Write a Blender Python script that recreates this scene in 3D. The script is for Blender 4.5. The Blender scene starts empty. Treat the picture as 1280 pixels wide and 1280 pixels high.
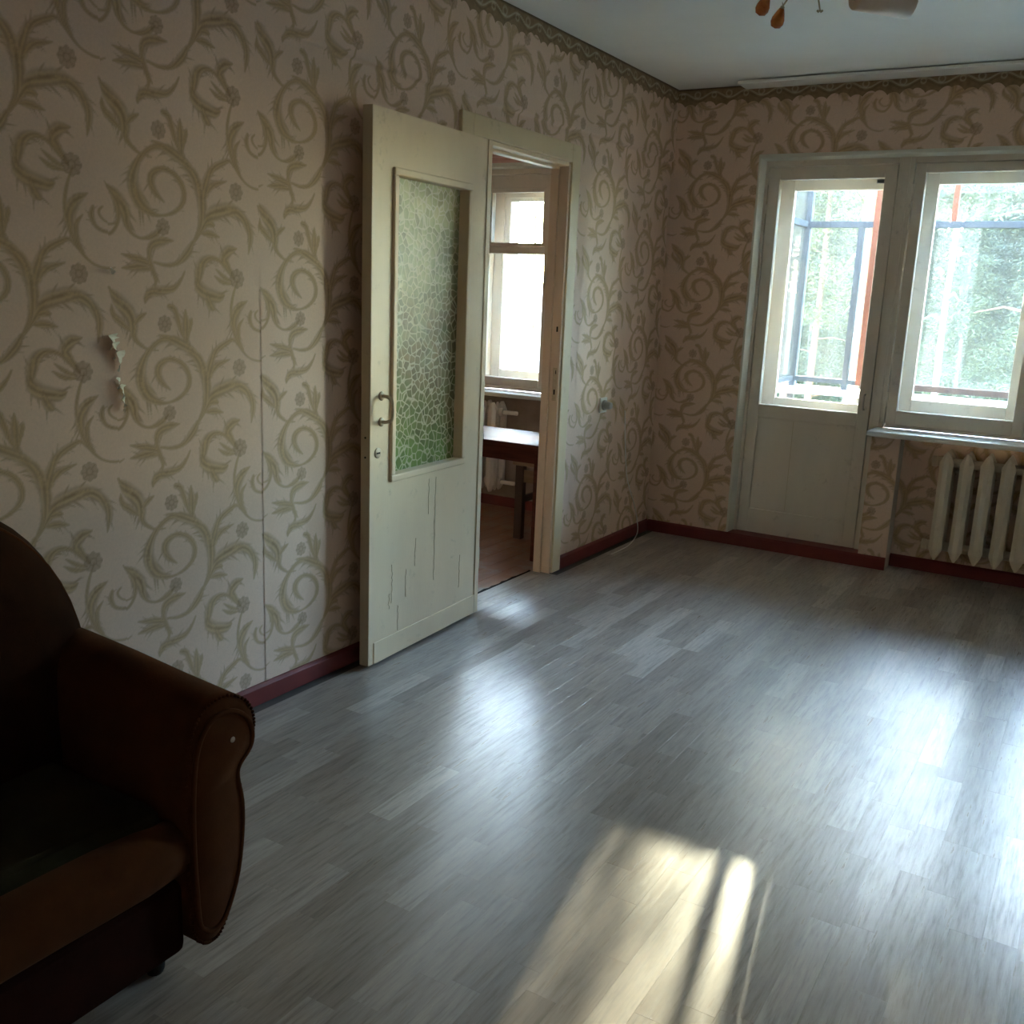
import bpy, bmesh, math, random
import numpy as np
from mathutils import Vector, Matrix
random.seed(7); rng = np.random.RandomState(7)
sc = bpy.context.scene; COL = sc.collection
V = Vector; R = math.radians

# ------------------------------------------------------------------ camera, sky, sun, exposure
CAM = V((2.2863, -5.4137, 1.3828)); YAW, PITCH, ROLL, FPX = 0.5386, 0.2212, 0.0410, 1228.3
cd = bpy.data.cameras.new('camera'); cam = bpy.data.objects.new('camera', cd); COL.objects.link(cam)
fw = V((-math.sin(YAW)*math.cos(PITCH), math.cos(YAW)*math.cos(PITCH), -math.sin(PITCH)))
r0 = V((math.cos(YAW), math.sin(YAW), 0)); u0 = r0.cross(fw)
r1 = r0*math.cos(ROLL)+u0*math.sin(ROLL); u1 = -r0*math.sin(ROLL)+u0*math.cos(ROLL)
cam.matrix_world = Matrix(((r1.x, u1.x, -fw.x, CAM.x), (r1.y, u1.y, -fw.y, CAM.y), (r1.z, u1.z, -fw.z, CAM.z), (0, 0, 0, 1)))
cd.sensor_width = 36; cd.lens = 36*FPX/1280; cd.clip_start = .02; cd.clip_end = 500
sc.camera = cam

SUN_AZ, SUN_EL = -10.6, 13.6        # degrees from +Y towards +X, degrees above the horizon
world = bpy.data.worlds.new('sky'); sc.world = world; world.use_nodes = True
wn = world.node_tree; bg = wn.nodes['Background']
sky = wn.nodes.new('ShaderNodeTexSky'); sky.sky_type = 'NISHITA'; sky.sun_disc = False
sky.sun_elevation = R(SUN_EL); sky.sun_rotation = R(SUN_AZ); sky.altitude = 200; sky.dust_density = .6; sky.air_density = 1.0; sky.ozone_density = 1.9
wn.links.new(sky.outputs[0], bg.inputs[0]); bg.inputs[1].default_value = 4.2
sl = bpy.data.lights.new('sun', 'SUN'); so = bpy.data.objects.new('sun', sl); COL.objects.link(so)
sl.energy = 10; sl.angle = R(.55); sl.color = (1, .86, .66)
sdir = V((math.sin(R(SUN_AZ))*math.cos(R(SUN_EL)), math.cos(R(SUN_AZ))*math.cos(R(SUN_EL)), math.sin(R(SUN_EL))))
so.rotation_euler = (-sdir).to_track_quat('-Z', 'Y').to_euler()
def portal(name, loc, sx, sz):
    l = bpy.data.lights.new(name, 'AREA'); o = bpy.data.objects.new(name, l); COL.objects.link(o)
    l.shape = 'RECTANGLE'; l.size = sx; l.size_y = sz; l.cycles.is_portal = True
    o.location = loc; o.rotation_euler = (R(-90), 0, 0)
portal('window_portal', (2.17, .36, 1.45), 1.75, 1.38)
portal('balcony_door_portal', (.88, .36, 1.4), .6, 1.3)
portal('kitchen_window_portal', (-.85, .36, 1.42), 1.05, 1.35)
vs = sc.view_settings; vs.view_transform = 'Standard'; vs.look = 'None'; vs.gamma = 1; vs.use_curve_mapping = False
vs.exposure = 2.6
sc.cycles.max_bounces = 10; sc.cycles.diffuse_bounces = 6; sc.cycles.glossy_bounces = 4
sc.cycles.transparent_max_bounces = 24; sc.cycles.transmission_bounces = 6; sc.cycles.sample_clamp_indirect = 8

# ------------------------------------------------------------------ materials
def nodemat(name, color=(.5, .5, .5), rough=.5, spec=.5, metal=0):
    m = bpy.data.materials.new(name); m.use_nodes = True
    b = m.node_tree.nodes['Principled BSDF']
    b.inputs['Base Color'].default_value = (*color, 1); b.inputs['Roughness'].default_value = rough
    b.inputs['Specular IOR Level'].default_value = spec; b.inputs['Metallic'].default_value = metal
    return m, m.node_tree, b
def N(t, kind, **kw):
    n = t.nodes.new('ShaderNode'+kind)
    for k, v in kw.items():
        if k.startswith('i_'): n.inputs[k[2:].replace('_', ' ')].default_value = v
        else: setattr(n, k, v)
    return n
def ramp(t, fac, stops):
    n = t.nodes.new('ShaderNodeValToRGB'); cr = n.color_ramp
    while len(cr.elements) < len(stops): cr.elements.new(.5)
    for e, (p, c) in zip(cr.elements, stops):
        e.position = p; e.color = (*c, 1) if len(c) == 3 else c
    t.links.new(fac, n.inputs[0]); return n.outputs[0]
def mapped(t, scale=(1, 1, 1), coord='Object', rot=(0, 0, 0)):
    tc = N(t, 'TexCoord') if coord != 'World' else N(t, 'NewGeometry')
    mp = N(t, 'Mapping'); mp.inputs['Scale'].default_value = scale; mp.inputs['Rotation'].default_value = rot
    t.links.new(tc.outputs['Position' if coord == 'World' else coord], mp.inputs[0]); return mp.outputs[0]
def mixc(t, fac, a, b, mode='MIX'):
    n = N(t, 'Mix', data_type='RGBA', blend_type=mode)
    for s, v in ((0, fac), (6, a), (7, b)):
        if isinstance(v, bpy.types.NodeSocket): t.links.new(v, n.inputs[s])
        else: n.inputs[s].default_value = v if s == 0 else (*v, 1)
    return n.outputs[2]
def math_(t, op, a, b=0.):
    n = N(t, 'Math', operation=op)
    for s, v in ((0, a), (1, b)):
        if isinstance(v, bpy.types.NodeSocket): t.links.new(v, n.inputs[s])
        else: n.inputs[s].default_value = v
    return n.outputs[0]
def bump(t, b, h, strength=.3, dist=.002):
    n = N(t, 'Bump'); n.inputs['Strength'].default_value = strength; n.inputs['Distance'].default_value = dist
    t.links.new(h, n.inputs['Height']); t.links.new(n.outputs[0], b.inputs['Normal'])
def noise(t, vec, scale, detail=4, rough=.55):
    n = N(t, 'TexNoise'); n.inputs['Scale'].default_value = scale; n.inputs['Detail'].default_value = detail; n.inputs['Roughness'].default_value = rough
    t.links.new(vec, n.inputs['Vector']); return n.outputs['Fac']
def simple(name, c1, c2, scale=8, rough=.5, spec=.4, stretch=(1, 1, 1), bs=.2, bd=.001, metal=0, coord='World'):
    m, t, b = nodemat(name, c1, rough, spec, metal)
    v = mapped(t, stretch, coord); f = noise(t, v, scale)
    t.links.new(ramp(t, f, [(.3, c1), (.7, c2)]), b.inputs['Base Color'])
    f2 = noise(t, v, scale*6, 3); bump(t, b, f2, bs, bd); return m

M = {}
# old oil paint on wood: slightly yellowed, brush marks, dirt
def paint(name, c1, c2, dirt, rough=.42):
    m, t, b = nodemat(name, c1, rough, .4)
    v = mapped(t, (1, 1, .25), 'World'); f = noise(t, v, 5, 6)
    v2 = mapped(t, (1, 1, 1), 'World'); d = noise(t, v2, 14, 8, .7)
    c = ramp(t, f, [(.3, c1), (.7, c2)])
    k = ramp(t, d, [(.60, (0, 0, 0)), (.78, (1, 1, 1))])
    c = mixc(t, math_(t, 'MULTIPLY', k, .55), c, dirt)
    t.links.new(c, b.inputs['Base Color'])
    v3 = mapped(t, (60, 60, 5), 'World'); bump(t, b, noise(t, v3, 4, 5), .25, .0012); return m
M['paint'] = paint('cream_oil_paint', (.69, .525, .355), (.76, .60, .41), (.28, .19, .11))
M['casing'] = paint('yellowed_casing_paint', (.64, .50, .31), (.70, .56, .36), (.3, .2, .11))
M['sash'] = paint('white_window_paint', (.66, .575, .48), (.74, .655, .56), (.30, .24, .18))
M['reveal'] = paint('reveal_whitewash', (.66, .64, .57), (.60, .57, .49), (.4, .35, .28), .7)
M['jamb_paint'] = paint('pinkish_jamb_paint', (.60, .46, .34), (.68, .53, .40), (.3, .18, .11))
M['paint_dark'] = paint('worn_door_edge_paint', (.50, .40, .26), (.58, .48, .33), (.2, .12, .07))
M['sill'] = paint('sill_paint', (.68, .66, .61), (.74, .72, .67), (.3, .24, .2), .35)
M['radiator'] = paint('radiator_enamel', (.60, .50, .39), (.66, .56, .44), (.35, .2, .12), .4)
M['k_radiator'] = paint('kitchen_radiator_enamel', (.72, .62, .54), (.78, .68, .6), (.45, .3, .22), .35)
M['base'] = simple('oxblood_floor_paint', (.13, .018, .016), (.18, .027, .023), 9, .5, .35)
M['ceiling'] = simple('ceiling_whitewash', (.82, .82, .80), (.88, .88, .86), 2.2, .95, .1, bs=.35, bd=.002)
M['plaster'] = simple('plaster', (.5, .45, .4), (.58, .52, .46), 5, .9, .1)
M['cream_plaster'] = simple('kitchen_plaster', (.62, .50, .42), (.7, .57, .48), 5, .9, .1)
M['concrete'] = simple('concrete', (.4, .4, .39), (.5, .5, .48), 5, .95, .1)
M['dark_wood'] = simple('dark_cherry_veneer', (.055, .016, .012), (.10, .030, .020), 5, .62, .06, (1, 12, 12), .08)
M['stool_wood'] = simple('stool_birch', (.28, .17, .09), (.36, .23, .13), 5, .4, .4, (1, 10, 10))
M['stool_dark'] = simple('stool_dark_leg', (.06, .035, .025), (.09, .05, .035), 5, .5, .3)
M['metal'] = simple('dull_steel', (.45, .42, .36), (.55, .5, .44), 30, .35, .5, metal=.9)
M['painted_metal'] = simple('painted_handle', (.42, .33, .22), (.52, .42, .29), 40, .35, .5)
M['black'] = simple('dark_hole', (.01, .008, .006), (.015, .012, .01), 20, .8, .2)
M['white_plastic'] = simple('white_plastic', (.70, .69, .66), (.74, .73, .70), 10, .3, .5, bs=0)
M['grey_plastic'] = simple('grey_plastic', (.33, .31, .31), (.38, .36, .36), 10, .35, .5, bs=0)
M['cable'] = simple('white_cable', (.72, .70, .66), (.78, .76, .72), 10, .4, .4, bs=0)
M['paper_back'] = simple('torn_paper', (.86, .84, .74), (.9, .88, .8), 40, .8, .1)
M['brass'] = simple('aged_bronze', (.30, .24, .15), (.38, .31, .2), 30, .35, .5, metal=.85)
M['grey_frame'] = simple('weathered_balcony_wood', (.045, .045, .048), (.065, .065, .068), 12, .7, .2, (1, 1, .2))
M['red_frame'] = simple('red_brown_balcony_wood', (.12, .034, .015), (.16, .047, .022), 12, .6, .2, (1, 1, .2))
M['brown_frame'] = simple('brown_balcony_wood', (.05, .028, .022), (.075, .042, .03), 12, .6, .2, (1, 1, .2))
M['ledge'] = simple('white_ledge', (.80, .82, .84), (.86, .88, .9), 8, .5, .3)
M['board_dark'] = simple('grey_parapet_board', (.13, .14, .16), (.18, .19, .21), 8, .7, .2)
M['bark'] = simple('pine_bark', (.11, .062, .042), (.17, .10, .065), 6, .9, .1, (3, 3, .6), .6, .02)
M['grey_bark'] = simple('spruce_bark', (.11, .10, .095), (.17, .15, .14), 6, .9, .1, (3, 3, .6), .6, .02)
M['needles'] = simple('pine_needles', (.042, .046, .019), (.09, .09, .038), .5, .6, .3)
M['needles_blue'] = simple('spruce_needles', (.036, .042, .024), (.072, .08, .046), .5, .6, .3)
M['dry_leaves'] = simple('dry_brush', (.14, .10, .042), (.20, .14, .065), .7, .7, .2)
M['ground'] = simple('forest_ground', (.16, .13, .075), (.25, .22, .15), .35, .95, .1, bs=.4, bd=.05)
M['k_floor'] = None

# wallpaper: the print comes in as the colour attribute 'print' (R scrolls, G flowers, B brush streaks)
def wallpaper(name, base1, base2, scroll1, scroll2):
    m, t, b = nodemat(name, base1, .62, .35)
    at = N(t, 'Attribute', attribute_name='print'); sp = N(t, 'SeparateColor'); t.links.new(at.outputs['Color'], sp.inputs[0])
    v = mapped(t, (1, 1, 1), 'World'); big = noise(t, v, 1.6, 4); fine = noise(t, v, 150, 4, .7)
    base = ramp(t, big, [(.35, base1), (.68, base2)])
    hue = noise(t, v, 2.3, 3)
    scr = ramp(t, hue, [(.35, scroll1), (.65, scroll2)])
    scr = mixc(t, sp.outputs[2], scr, tuple(c*1.5 for c in scroll2))
    k = math_(t, 'MULTIPLY', sp.outputs[0], math_(t, 'ADD', .80, math_(t, 'MULTIPLY', fine, .35)))
    c = mixc(t, k, base, scr)
    c = mixc(t, math_(t, 'MULTIPLY', sp.outputs[1], .55), c, tuple(c_*.72 for c_ in scroll1))
    c = mixc(t, .35, c, ramp(t, fine, [(.3, (.72, .72, .72)), (.7, (1, 1, 1))]), 'MULTIPLY')
    t.links.new(c, b.inputs['Base Color'])
    h = math_(t, 'ADD', math_(t, 'MULTIPLY', sp.outputs[0], 1.0), math_(t, 'MULTIPLY', fine, .5))
    bump(t, b, h, .35, .0012); return m
M['wallpaper'] = wallpaper('scroll_wallpaper', (.68, .49, .385), (.77, .56, .445), (.30, .19, .105), (.37, .255, .14))
def border_mat():
    m, t, b = nodemat('border_paper', (.2, .14, .06), .6, .3)
    at = N(t, 'Attribute', attribute_name='print'); sp = N(t, 'SeparateColor'); t.links.new(at.outputs['Color'], sp.inputs[0])
    v = mapped(t, (1, 1, 1), 'World'); f = noise(t, v, 40, 4)
    c = ramp(t, f, [(.3, (.21, .14, .075)), (.7, (.30, .205, .115))])
    c = mixc(t, sp.outputs[0], c, (.56, .50, .38)); c = mixc(t, sp.outputs[1], c, (.08, .05, .03))
    t.links.new(c, b.inputs['Base Color']); bump(t, b, sp.outputs[0], .3, .001); return m
M['border'] = border_mat()

# laminate strips: grey-brown print, grain along the strip, tone by object or by island
def laminate(name, island):
    m, t, b = nodemat(name, (.3, .28, .26), .3, .68)
    g = N(t, 'NewGeometry'); oi = N(t, 'ObjectInfo')
    rnd = g.outputs['Random Per Island'] if island else oi.outputs['Random']
    cmb = N(t, 'CombineXYZ'); t.links.new(math_(t, 'MULTIPLY', rnd, 37.), cmb.inputs[2])
    t.links.new(math_(t, 'MULTIPLY', rnd, 11.), cmb.inputs[1])
    va = N(t, 'VectorMath', operation='ADD'); t.links.new(g.outputs['Position'], va.inputs[0]); t.links.new(cmb.outputs[0], va.inputs[1])
    mp = N(t, 'Mapping'); mp.inputs['Scale'].default_value = (1, .07, 1); t.links.new(va.outputs[0], mp.inputs[0])
    grain = noise(t, mp.outputs[0], 95, 6, .65)
    mp2 = N(t, 'Mapping'); mp2.inputs['Scale'].default_value = (1, .16, 1); t.links.new(va.outputs[0], mp2.inputs[0])
    wob = noise(t, mp2.outputs[0], 16, 3)
    rings = math_(t, 'FRACT', math_(t, 'MULTIPLY', wob, 9.))
    tone = ramp(t, rnd, [(0, (.225, .178, .145)), (.3, (.31, .255, .215)), (.55, (.265, .215, .18)), (.8, (.345, .29, .25)), (1, (.43, .37, .32))])
    c = mixc(t, .75, tone, ramp(t, grain, [(.30, (.42, .40, .38)), (.48, (.92, .92, .92)), (.70, (1.3, 1.3, 1.3))]), 'MULTIPLY')
    c = mixc(t, .22, c, ramp(t, rings, [(0, (.6, .6, .6)), (.15, (1.1, 1.1, 1.1)), (1, (.9, .9, .9))]), 'MULTIPLY')
    t.links.new(c, b.inputs['Base Color'])
    t.links.new(ramp(t, grain, [(.3, (.36, .36, .36)), (.7, (.26, .26, .26))]), b.inputs['Roughness'])
    bump(t, b, grain, .35, .0009)
    return m
M['laminate'] = laminate('grey_laminate_strip', False); M['laminate_far'] = laminate('grey_laminate_joined', True)
M['joint'] = simple('laminate_joint', (.07, .06, .055), (.09, .08, .07), 20, .6, .3)
def kfloor():
    m, t, b = nodemat('brown_painted_boards', (.3, .13, .06), .28, .5)
    oi = N(t, 'ObjectInfo'); v = mapped(t, (1, .15, 1), 'World'); f = noise(t, v, 20, 6, .6); w = noise(t, mapped(t, (1, 1, 1), 'World'), 5, 7, .7)
    c = ramp(t, f, [(.3, (.22, .085, .035)), (.7, (.34, .15, .07))])
    c = mixc(t, ramp(t, w, [(.5, (0, 0, 0)), (.62, (.75, .75, .75))]), c, (.30, .25, .22))
    t.links.new(c, b.inputs['Base Color']); bump(t, b, f, .3, .001); return m
M['k_floor'] = kfloor()
def glass(name, haze=0., hcol=(.9, .93, .95), tint=(.96, .98, .97)):
    m = bpy.data.materials.new(name); m.use_nodes = True; t = m.node_tree
    t.nodes.remove(t.nodes['Principled BSDF']); out = t.nodes['Material Output']
    tr = N(t, 'BsdfTransparent'); tr.inputs[0].default_value = (*tint, 1)
    gl = N(t, 'BsdfGlossy'); gl.inputs['Roughness'].default_value = .02
    fr = N(t, 'Fresnel'); fr.inputs[0].default_value = 1.45
    mx = N(t, 'MixShader'); t.links.new(fr.outputs[0], mx.inputs[0]); t.links.new(tr.outputs[0], mx.inputs[1]); t.links.new(gl.outputs[0], mx.inputs[2])
    last = mx.outputs[0]
    if haze:
        tl = N(t, 'BsdfTranslucent'); tl.inputs[0].default_value = (*hcol, 1)
        f = noise(t, mapped(t, (1, 1, .6), 'World'), 3.5, 7, .7)
        k = math_(t, 'MULTIPLY', ramp(t, f, [(.3, (.55, .55, .55)), (.75, (1, 1, 1))]), haze)
        m2 = N(t, 'MixShader'); t.links.new(k, m2.inputs[0]); t.links.new(last, m2.inputs[1]); t.links.new(tl.outputs[0], m2.inputs[2]); last = m2.outputs[0]
    t.links.new(last, out.inputs[0]); return m
M['glass'] = glass('window_glass', .004); M['dirty_glass'] = glass('dusty_balcony_glass', .014, (1, .95, .88))  # haze: a dust film whose milky veil also stands in for outdoor glare
def patterned_glass():
    m, t, b = nodemat('patterned_door_glass', (.2, .2, .1), .32, .3)
    v = mapped(t, (1, 1, 1), 'Object')
    nz = N(t, 'TexNoise'); nz.inputs['Scale'].default_value = 9; t.links.new(v, nz.inputs['Vector'])
    vm = N(t, 'VectorMath', operation='SCALE'); vm.inputs['Scale'].default_value = .045; t.links.new(nz.outputs['Color'], vm.inputs[0])
    va = N(t, 'VectorMath', operation='ADD'); t.links.new(v, va.inputs[0]); t.links.new(vm.outputs[0], va.inputs[1])
    vo = N(t, 'TexVoronoi', feature='DISTANCE_TO_EDGE'); vo.inputs['Scale'].default_value = 33; vo.inputs['Randomness'].default_value = .95; t.links.new(va.outputs[0], vo.inputs['Vector'])
    vc = N(t, 'TexVoronoi', feature='F1'); vc.inputs['Scale'].default_value = 33; vc.inputs['Randomness'].default_value = .95; t.links.new(va.outputs[0], vc.inputs['Vector'])
    line = ramp(t, vo.outputs['Distance'], [(.035, (1, 1, 1)), (.10, (0, 0, 0))])
    sx = N(t, 'SeparateXYZ'); t.links.new(v, sx.inputs[0])
    big = noise(t, v, 6, 3)
    hgt = math_(t, 'ADD', math_(t, 'MULTIPLY', math_(t, 'SUBTRACT', sx.outputs[2], .7), .75), math_(t, 'MULTIPLY', math_(t, 'SUBTRACT', big, .5), .9))
    c = ramp(t, hgt, [(.0, (.16, .24, .06)), (.18, (.13, .15, .045)), (.35, (.20, .15, .07)), (.5, (.26, .27, .15)), (.8, (.44, .42, .22)), (1, (.38, .37, .22))])  # paler top, greener bottom: reflected and transmitted light painted into the glass colour
    cs = N(t, 'SeparateColor'); t.links.new(vc.outputs['Color'], cs.inputs[0])
    c = mixc(t, .55, c, ramp(t, cs.outputs[0], [(0, (.45, .42, .36)), (.5, (.9, .95, .85)), (1, (1.2, 1.15, 1.1))]), 'MULTIPLY')
    c = mixc(t, math_(t, 'MULTIPLY', line, .75), c, (.62, .58, .42))
    t.links.new(c, b.inputs['Base Color']);     bump(t, b, vo.outputs['Distance'], .25, .004); return m
M['patterned'] = patterned_glass()
def velvet(name, c1, c2, sheen=.06):
    m, t, b = nodemat(name, c1, .95, .04)
    f = noise(t, mapped(t, (1, 1, 1), 'World'), 14, 6, .6); t.links.new(ramp(t, f, [(.3, c1), (.7, c2)]), b.inputs['Base Color'])
    b.inputs['Sheen Weight'].default_value = sheen; b.inputs['Sheen Tint'].default_value = (.9, .5, .3, 1)
    bump(t, b, noise(t, mapped(t, (1, 1, 1), 'World'), 350, 3), .4, .001); return m
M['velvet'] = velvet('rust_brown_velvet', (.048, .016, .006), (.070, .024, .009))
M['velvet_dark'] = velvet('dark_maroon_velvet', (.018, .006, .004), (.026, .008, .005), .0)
M['velvet_back'] = velvet('darkened_brown_velvet', (.016, .006, .003), (.026, .009, .004), .02)  # backrest only: a darkened copy of the brown arm velvet
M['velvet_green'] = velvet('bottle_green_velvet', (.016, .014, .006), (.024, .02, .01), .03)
def amber():
    m, t, b = nodemat('amber_glass', (.62, .16, .03), .12, .6)
    f = noise(t, mapped(t, (1, 1, 1), 'World'), 30, 3); t.links.new(ramp(t, f, [(.3, (.40, .08, .02)), (.7, (.75, .26, .05))]), b.inputs['Base Color'])
    b.inputs['Transmission Weight'].default_value = .35; return m
M['amber'] = amber()
def frosted():
    m, t, b = nodemat('frosted_shade', (.62, .52, .45), .45, .4)
    f = noise(t, mapped(t, (1, 1, 1), 'World'), 18, 3); t.links.new(ramp(t, f, [(.3, (.55, .44, .37)), (.7, (.66, .56, .48))]), b.inputs['Base Color'])
    b.inputs['Subsurface Weight'].default_value = .0; return m
M['frosted'] = frosted()
def dotted(): # pinkish kitchen paper with faint lines
    m, t, b = nodemat('pink_kitchen_paper', (.6, .3, .26), .75, .2)
    f = noise(t, mapped(t, (.3, 1, 5), 'World'), 20, 5); t.links.new(ramp(t, f, [(.35, (.50, .25, .22)), (.62, (.66, .40, .35))]), b.inputs['Base Color']); return m
M['k_paper'] = dotted()
M['k_paper_low'] = simple('brown_kitchen_paper', (.30, .22, .17), (.40, .30, .24), 9, .8, .2)

# ------------------------------------------------------------------ mesh helpers
class MB:
    def __init__(s): s.v = []; s.f = []
    def add(s, vs, fs):
        n = len(s.v); s.v += [tuple(p) for p in vs]; s.f += [tuple(i+n for i in f) for f in fs]; return s
    def box(s, x0, x1, y0, y1, z0, z1):
        return s.add([(x0,y0,z0),(x1,y0,z0),(x1,y1,z0),(x0,y1,z0),(x0,y0,z1),(x1,y0,z1),(x1,y1,z1),(x0,y1,z1)],
                     [(3,2,1,0),(4,5,6,7),(0,1,5,4),(1,2,6,5),(2,3,7,6),(3,0,4,7)])
    def prism(s, poly, axis, a, b):   # poly: ccw list of 2-d points extruded along axis
        def P(p, t): return {'x': (t, p[0], p[1]), 'y': (p[0], t, p[1]), 'z': (p[0], p[1], t)}[axis]
        n = len(poly); vs = [P(p, a) for p in poly]+[P(p, b) for p in poly]
        fs = [tuple(range(n))[::-1], tuple(range(n, 2*n))]+[(i, (i+1) % n, n+(i+1) % n, n+i) for i in range(n)]
        return s.add(vs, fs)
    def tube(s, pts, r, seg=8, cap=True):
        pts = [V(p) for p in pts]; rs = r if isinstance(r, (list, tuple)) else [r]*len(pts)
        d0 = (pts[1]-pts[0]).normalized(); up = V((0, 0, 1)) if abs(d0.z) < .9 else V((1, 0, 0)); u = d0.cross(up).normalized()
        vs = []
        for i, p in enumerate(pts):
            d = (pts[min(i+1, len(pts)-1)]-pts[max(i-1, 0)]).normalized(); u = (u-d*u.dot(d)).normalized(); w = d.cross(u)
            for k in range(seg):
                a = 2*math.pi*k/seg; vs.append(p+(u*math.cos(a)+w*math.sin(a))*rs[i])
        fs = [(i*seg+k, i*seg+(k+1) % seg, (i+1)*seg+(k+1) % seg, (i+1)*seg+k) for i in range(len(pts)-1) for k in range(seg)]
        if cap: fs += [tuple(range(seg))[::-1], tuple(range((len(pts)-1)*seg, len(pts)*seg))]
        return s.add(vs, fs)
    def lathe(s, prof, c=(0, 0, 0), d=(0, 0, 1), seg=20):   # prof: (radius, height) along d
        d = V(d).normalized(); up = V((0, 0, 1)) if abs(d.z) < .9 else V((1, 0, 0)); u = d.cross(up).normalized(); w = d.cross(u); c = V(c)
        vs = [c+d*h+(u*math.cos(2*math.pi*k/seg)+w*math.sin(2*math.pi*k/seg))*r for r, h in prof for k in range(seg)]
        fs = [(i*seg+k, i*seg+(k+1) % seg, (i+1)*seg+(k+1) % seg, (i+1)*seg+k) for i in range(len(prof)-1) for k in range(seg)]
        if prof[0][0] > 1e-4: fs.append(tuple(range(seg))[::-1])
        if prof[-1][0] > 1e-4: fs.append(tuple(range((len(prof)-1)*seg, len(prof)*seg)))
        return s.add(vs, fs)
    def loft(s, rings, cap=True):
        n = len(rings[0]); vs = [p for r in rings for p in r]
        fs = [(i*n+k, i*n+(k+1) % n, (i+1)*n+(k+1) % n, (i+1)*n+k) for i in range(len(rings)-1) for k in range(n)]
        if cap: fs += [tuple(range(n))[::-1], tuple(range((len(rings)-1)*n, len(rings)*n))]
        return s.add(vs, fs)
    def build(s, name, mat, parent=None, smooth=False, bev=0, loc=None, seg=2, fix=True, sub=0):
        me = bpy.data.meshes.new(name); me.from_pydata(s.v, [], s.f)
        if fix:
            bm = bmesh.new(); bm.from_mesh(me); bmesh.ops.remove_doubles(bm, verts=bm.verts, dist=1e-6) if smooth else None
            bmesh.ops.recalc_face_normals(bm, faces=bm.faces); bm.to_mesh(me); bm.free()
        me.materials.append(M[mat] if isinstance(mat, str) else mat)
        if smooth: me.polygons.foreach_set('use_smooth', [True]*len(me.polygons))
        o = bpy.data.objects.new(name, me); COL.objects.link(o)
        if parent: o.parent = parent
        if loc: o.location = loc
        if bev:
            b = o.modifiers.new('bevel', 'BEVEL'); b.width = bev; b.segments = seg; b.limit_method = 'ANGLE'; b.angle_limit = R(35)
        if sub:
            b = o.modifiers.new('subsurf', 'SUBSURF'); b.levels = b.render_levels = sub
        return o
def empty(name, loc=(0, 0, 0), rz=0):
    o = bpy.data.objects.new(name, None); COL.objects.link(o); o.location = loc; o.rotation_euler = (0, 0, rz); o.empty_display_size = .1; return o
def tag(o, label=None, cat=None, group=None, kind=None):
    if label: o['label'] = label
    if cat: o['category'] = cat
    if group: o['group'] = group
    if kind: o['kind'] = kind
    return o
def S(o, label, cat): return tag(o, label, cat, kind='structure')
def box(name, mat, x0, x1, y0, y1, z0, z1, parent=None, bev=0): return MB().box(x0, x1, y0, y1, z0, z1).build(name, mat, parent, bev=bev)
def catmull(pts, n=8):
    P = [np.array(p, float) for p in pts]; P = [2*P[0]-P[1]]+P+[2*P[-1]-P[-2]]; out = []
    for i in range(1, len(P)-2):
        for k in range(n):
            t = k/n; a, b, c, d = P[i-1:i+3]
            out.append(.5*((2*b)+(-a+c)*t+(2*a-5*b+4*c-d)*t*t+(-a+3*b-3*c+d)*t**3))
    out.append(P[-2]); return out
def copy_tree(o, parent=None):
    c = o.copy(); COL.objects.link(c)
    if parent: c.parent = parent
    for ch in list(o.children): copy_tree(ch, c)
    return c

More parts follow.
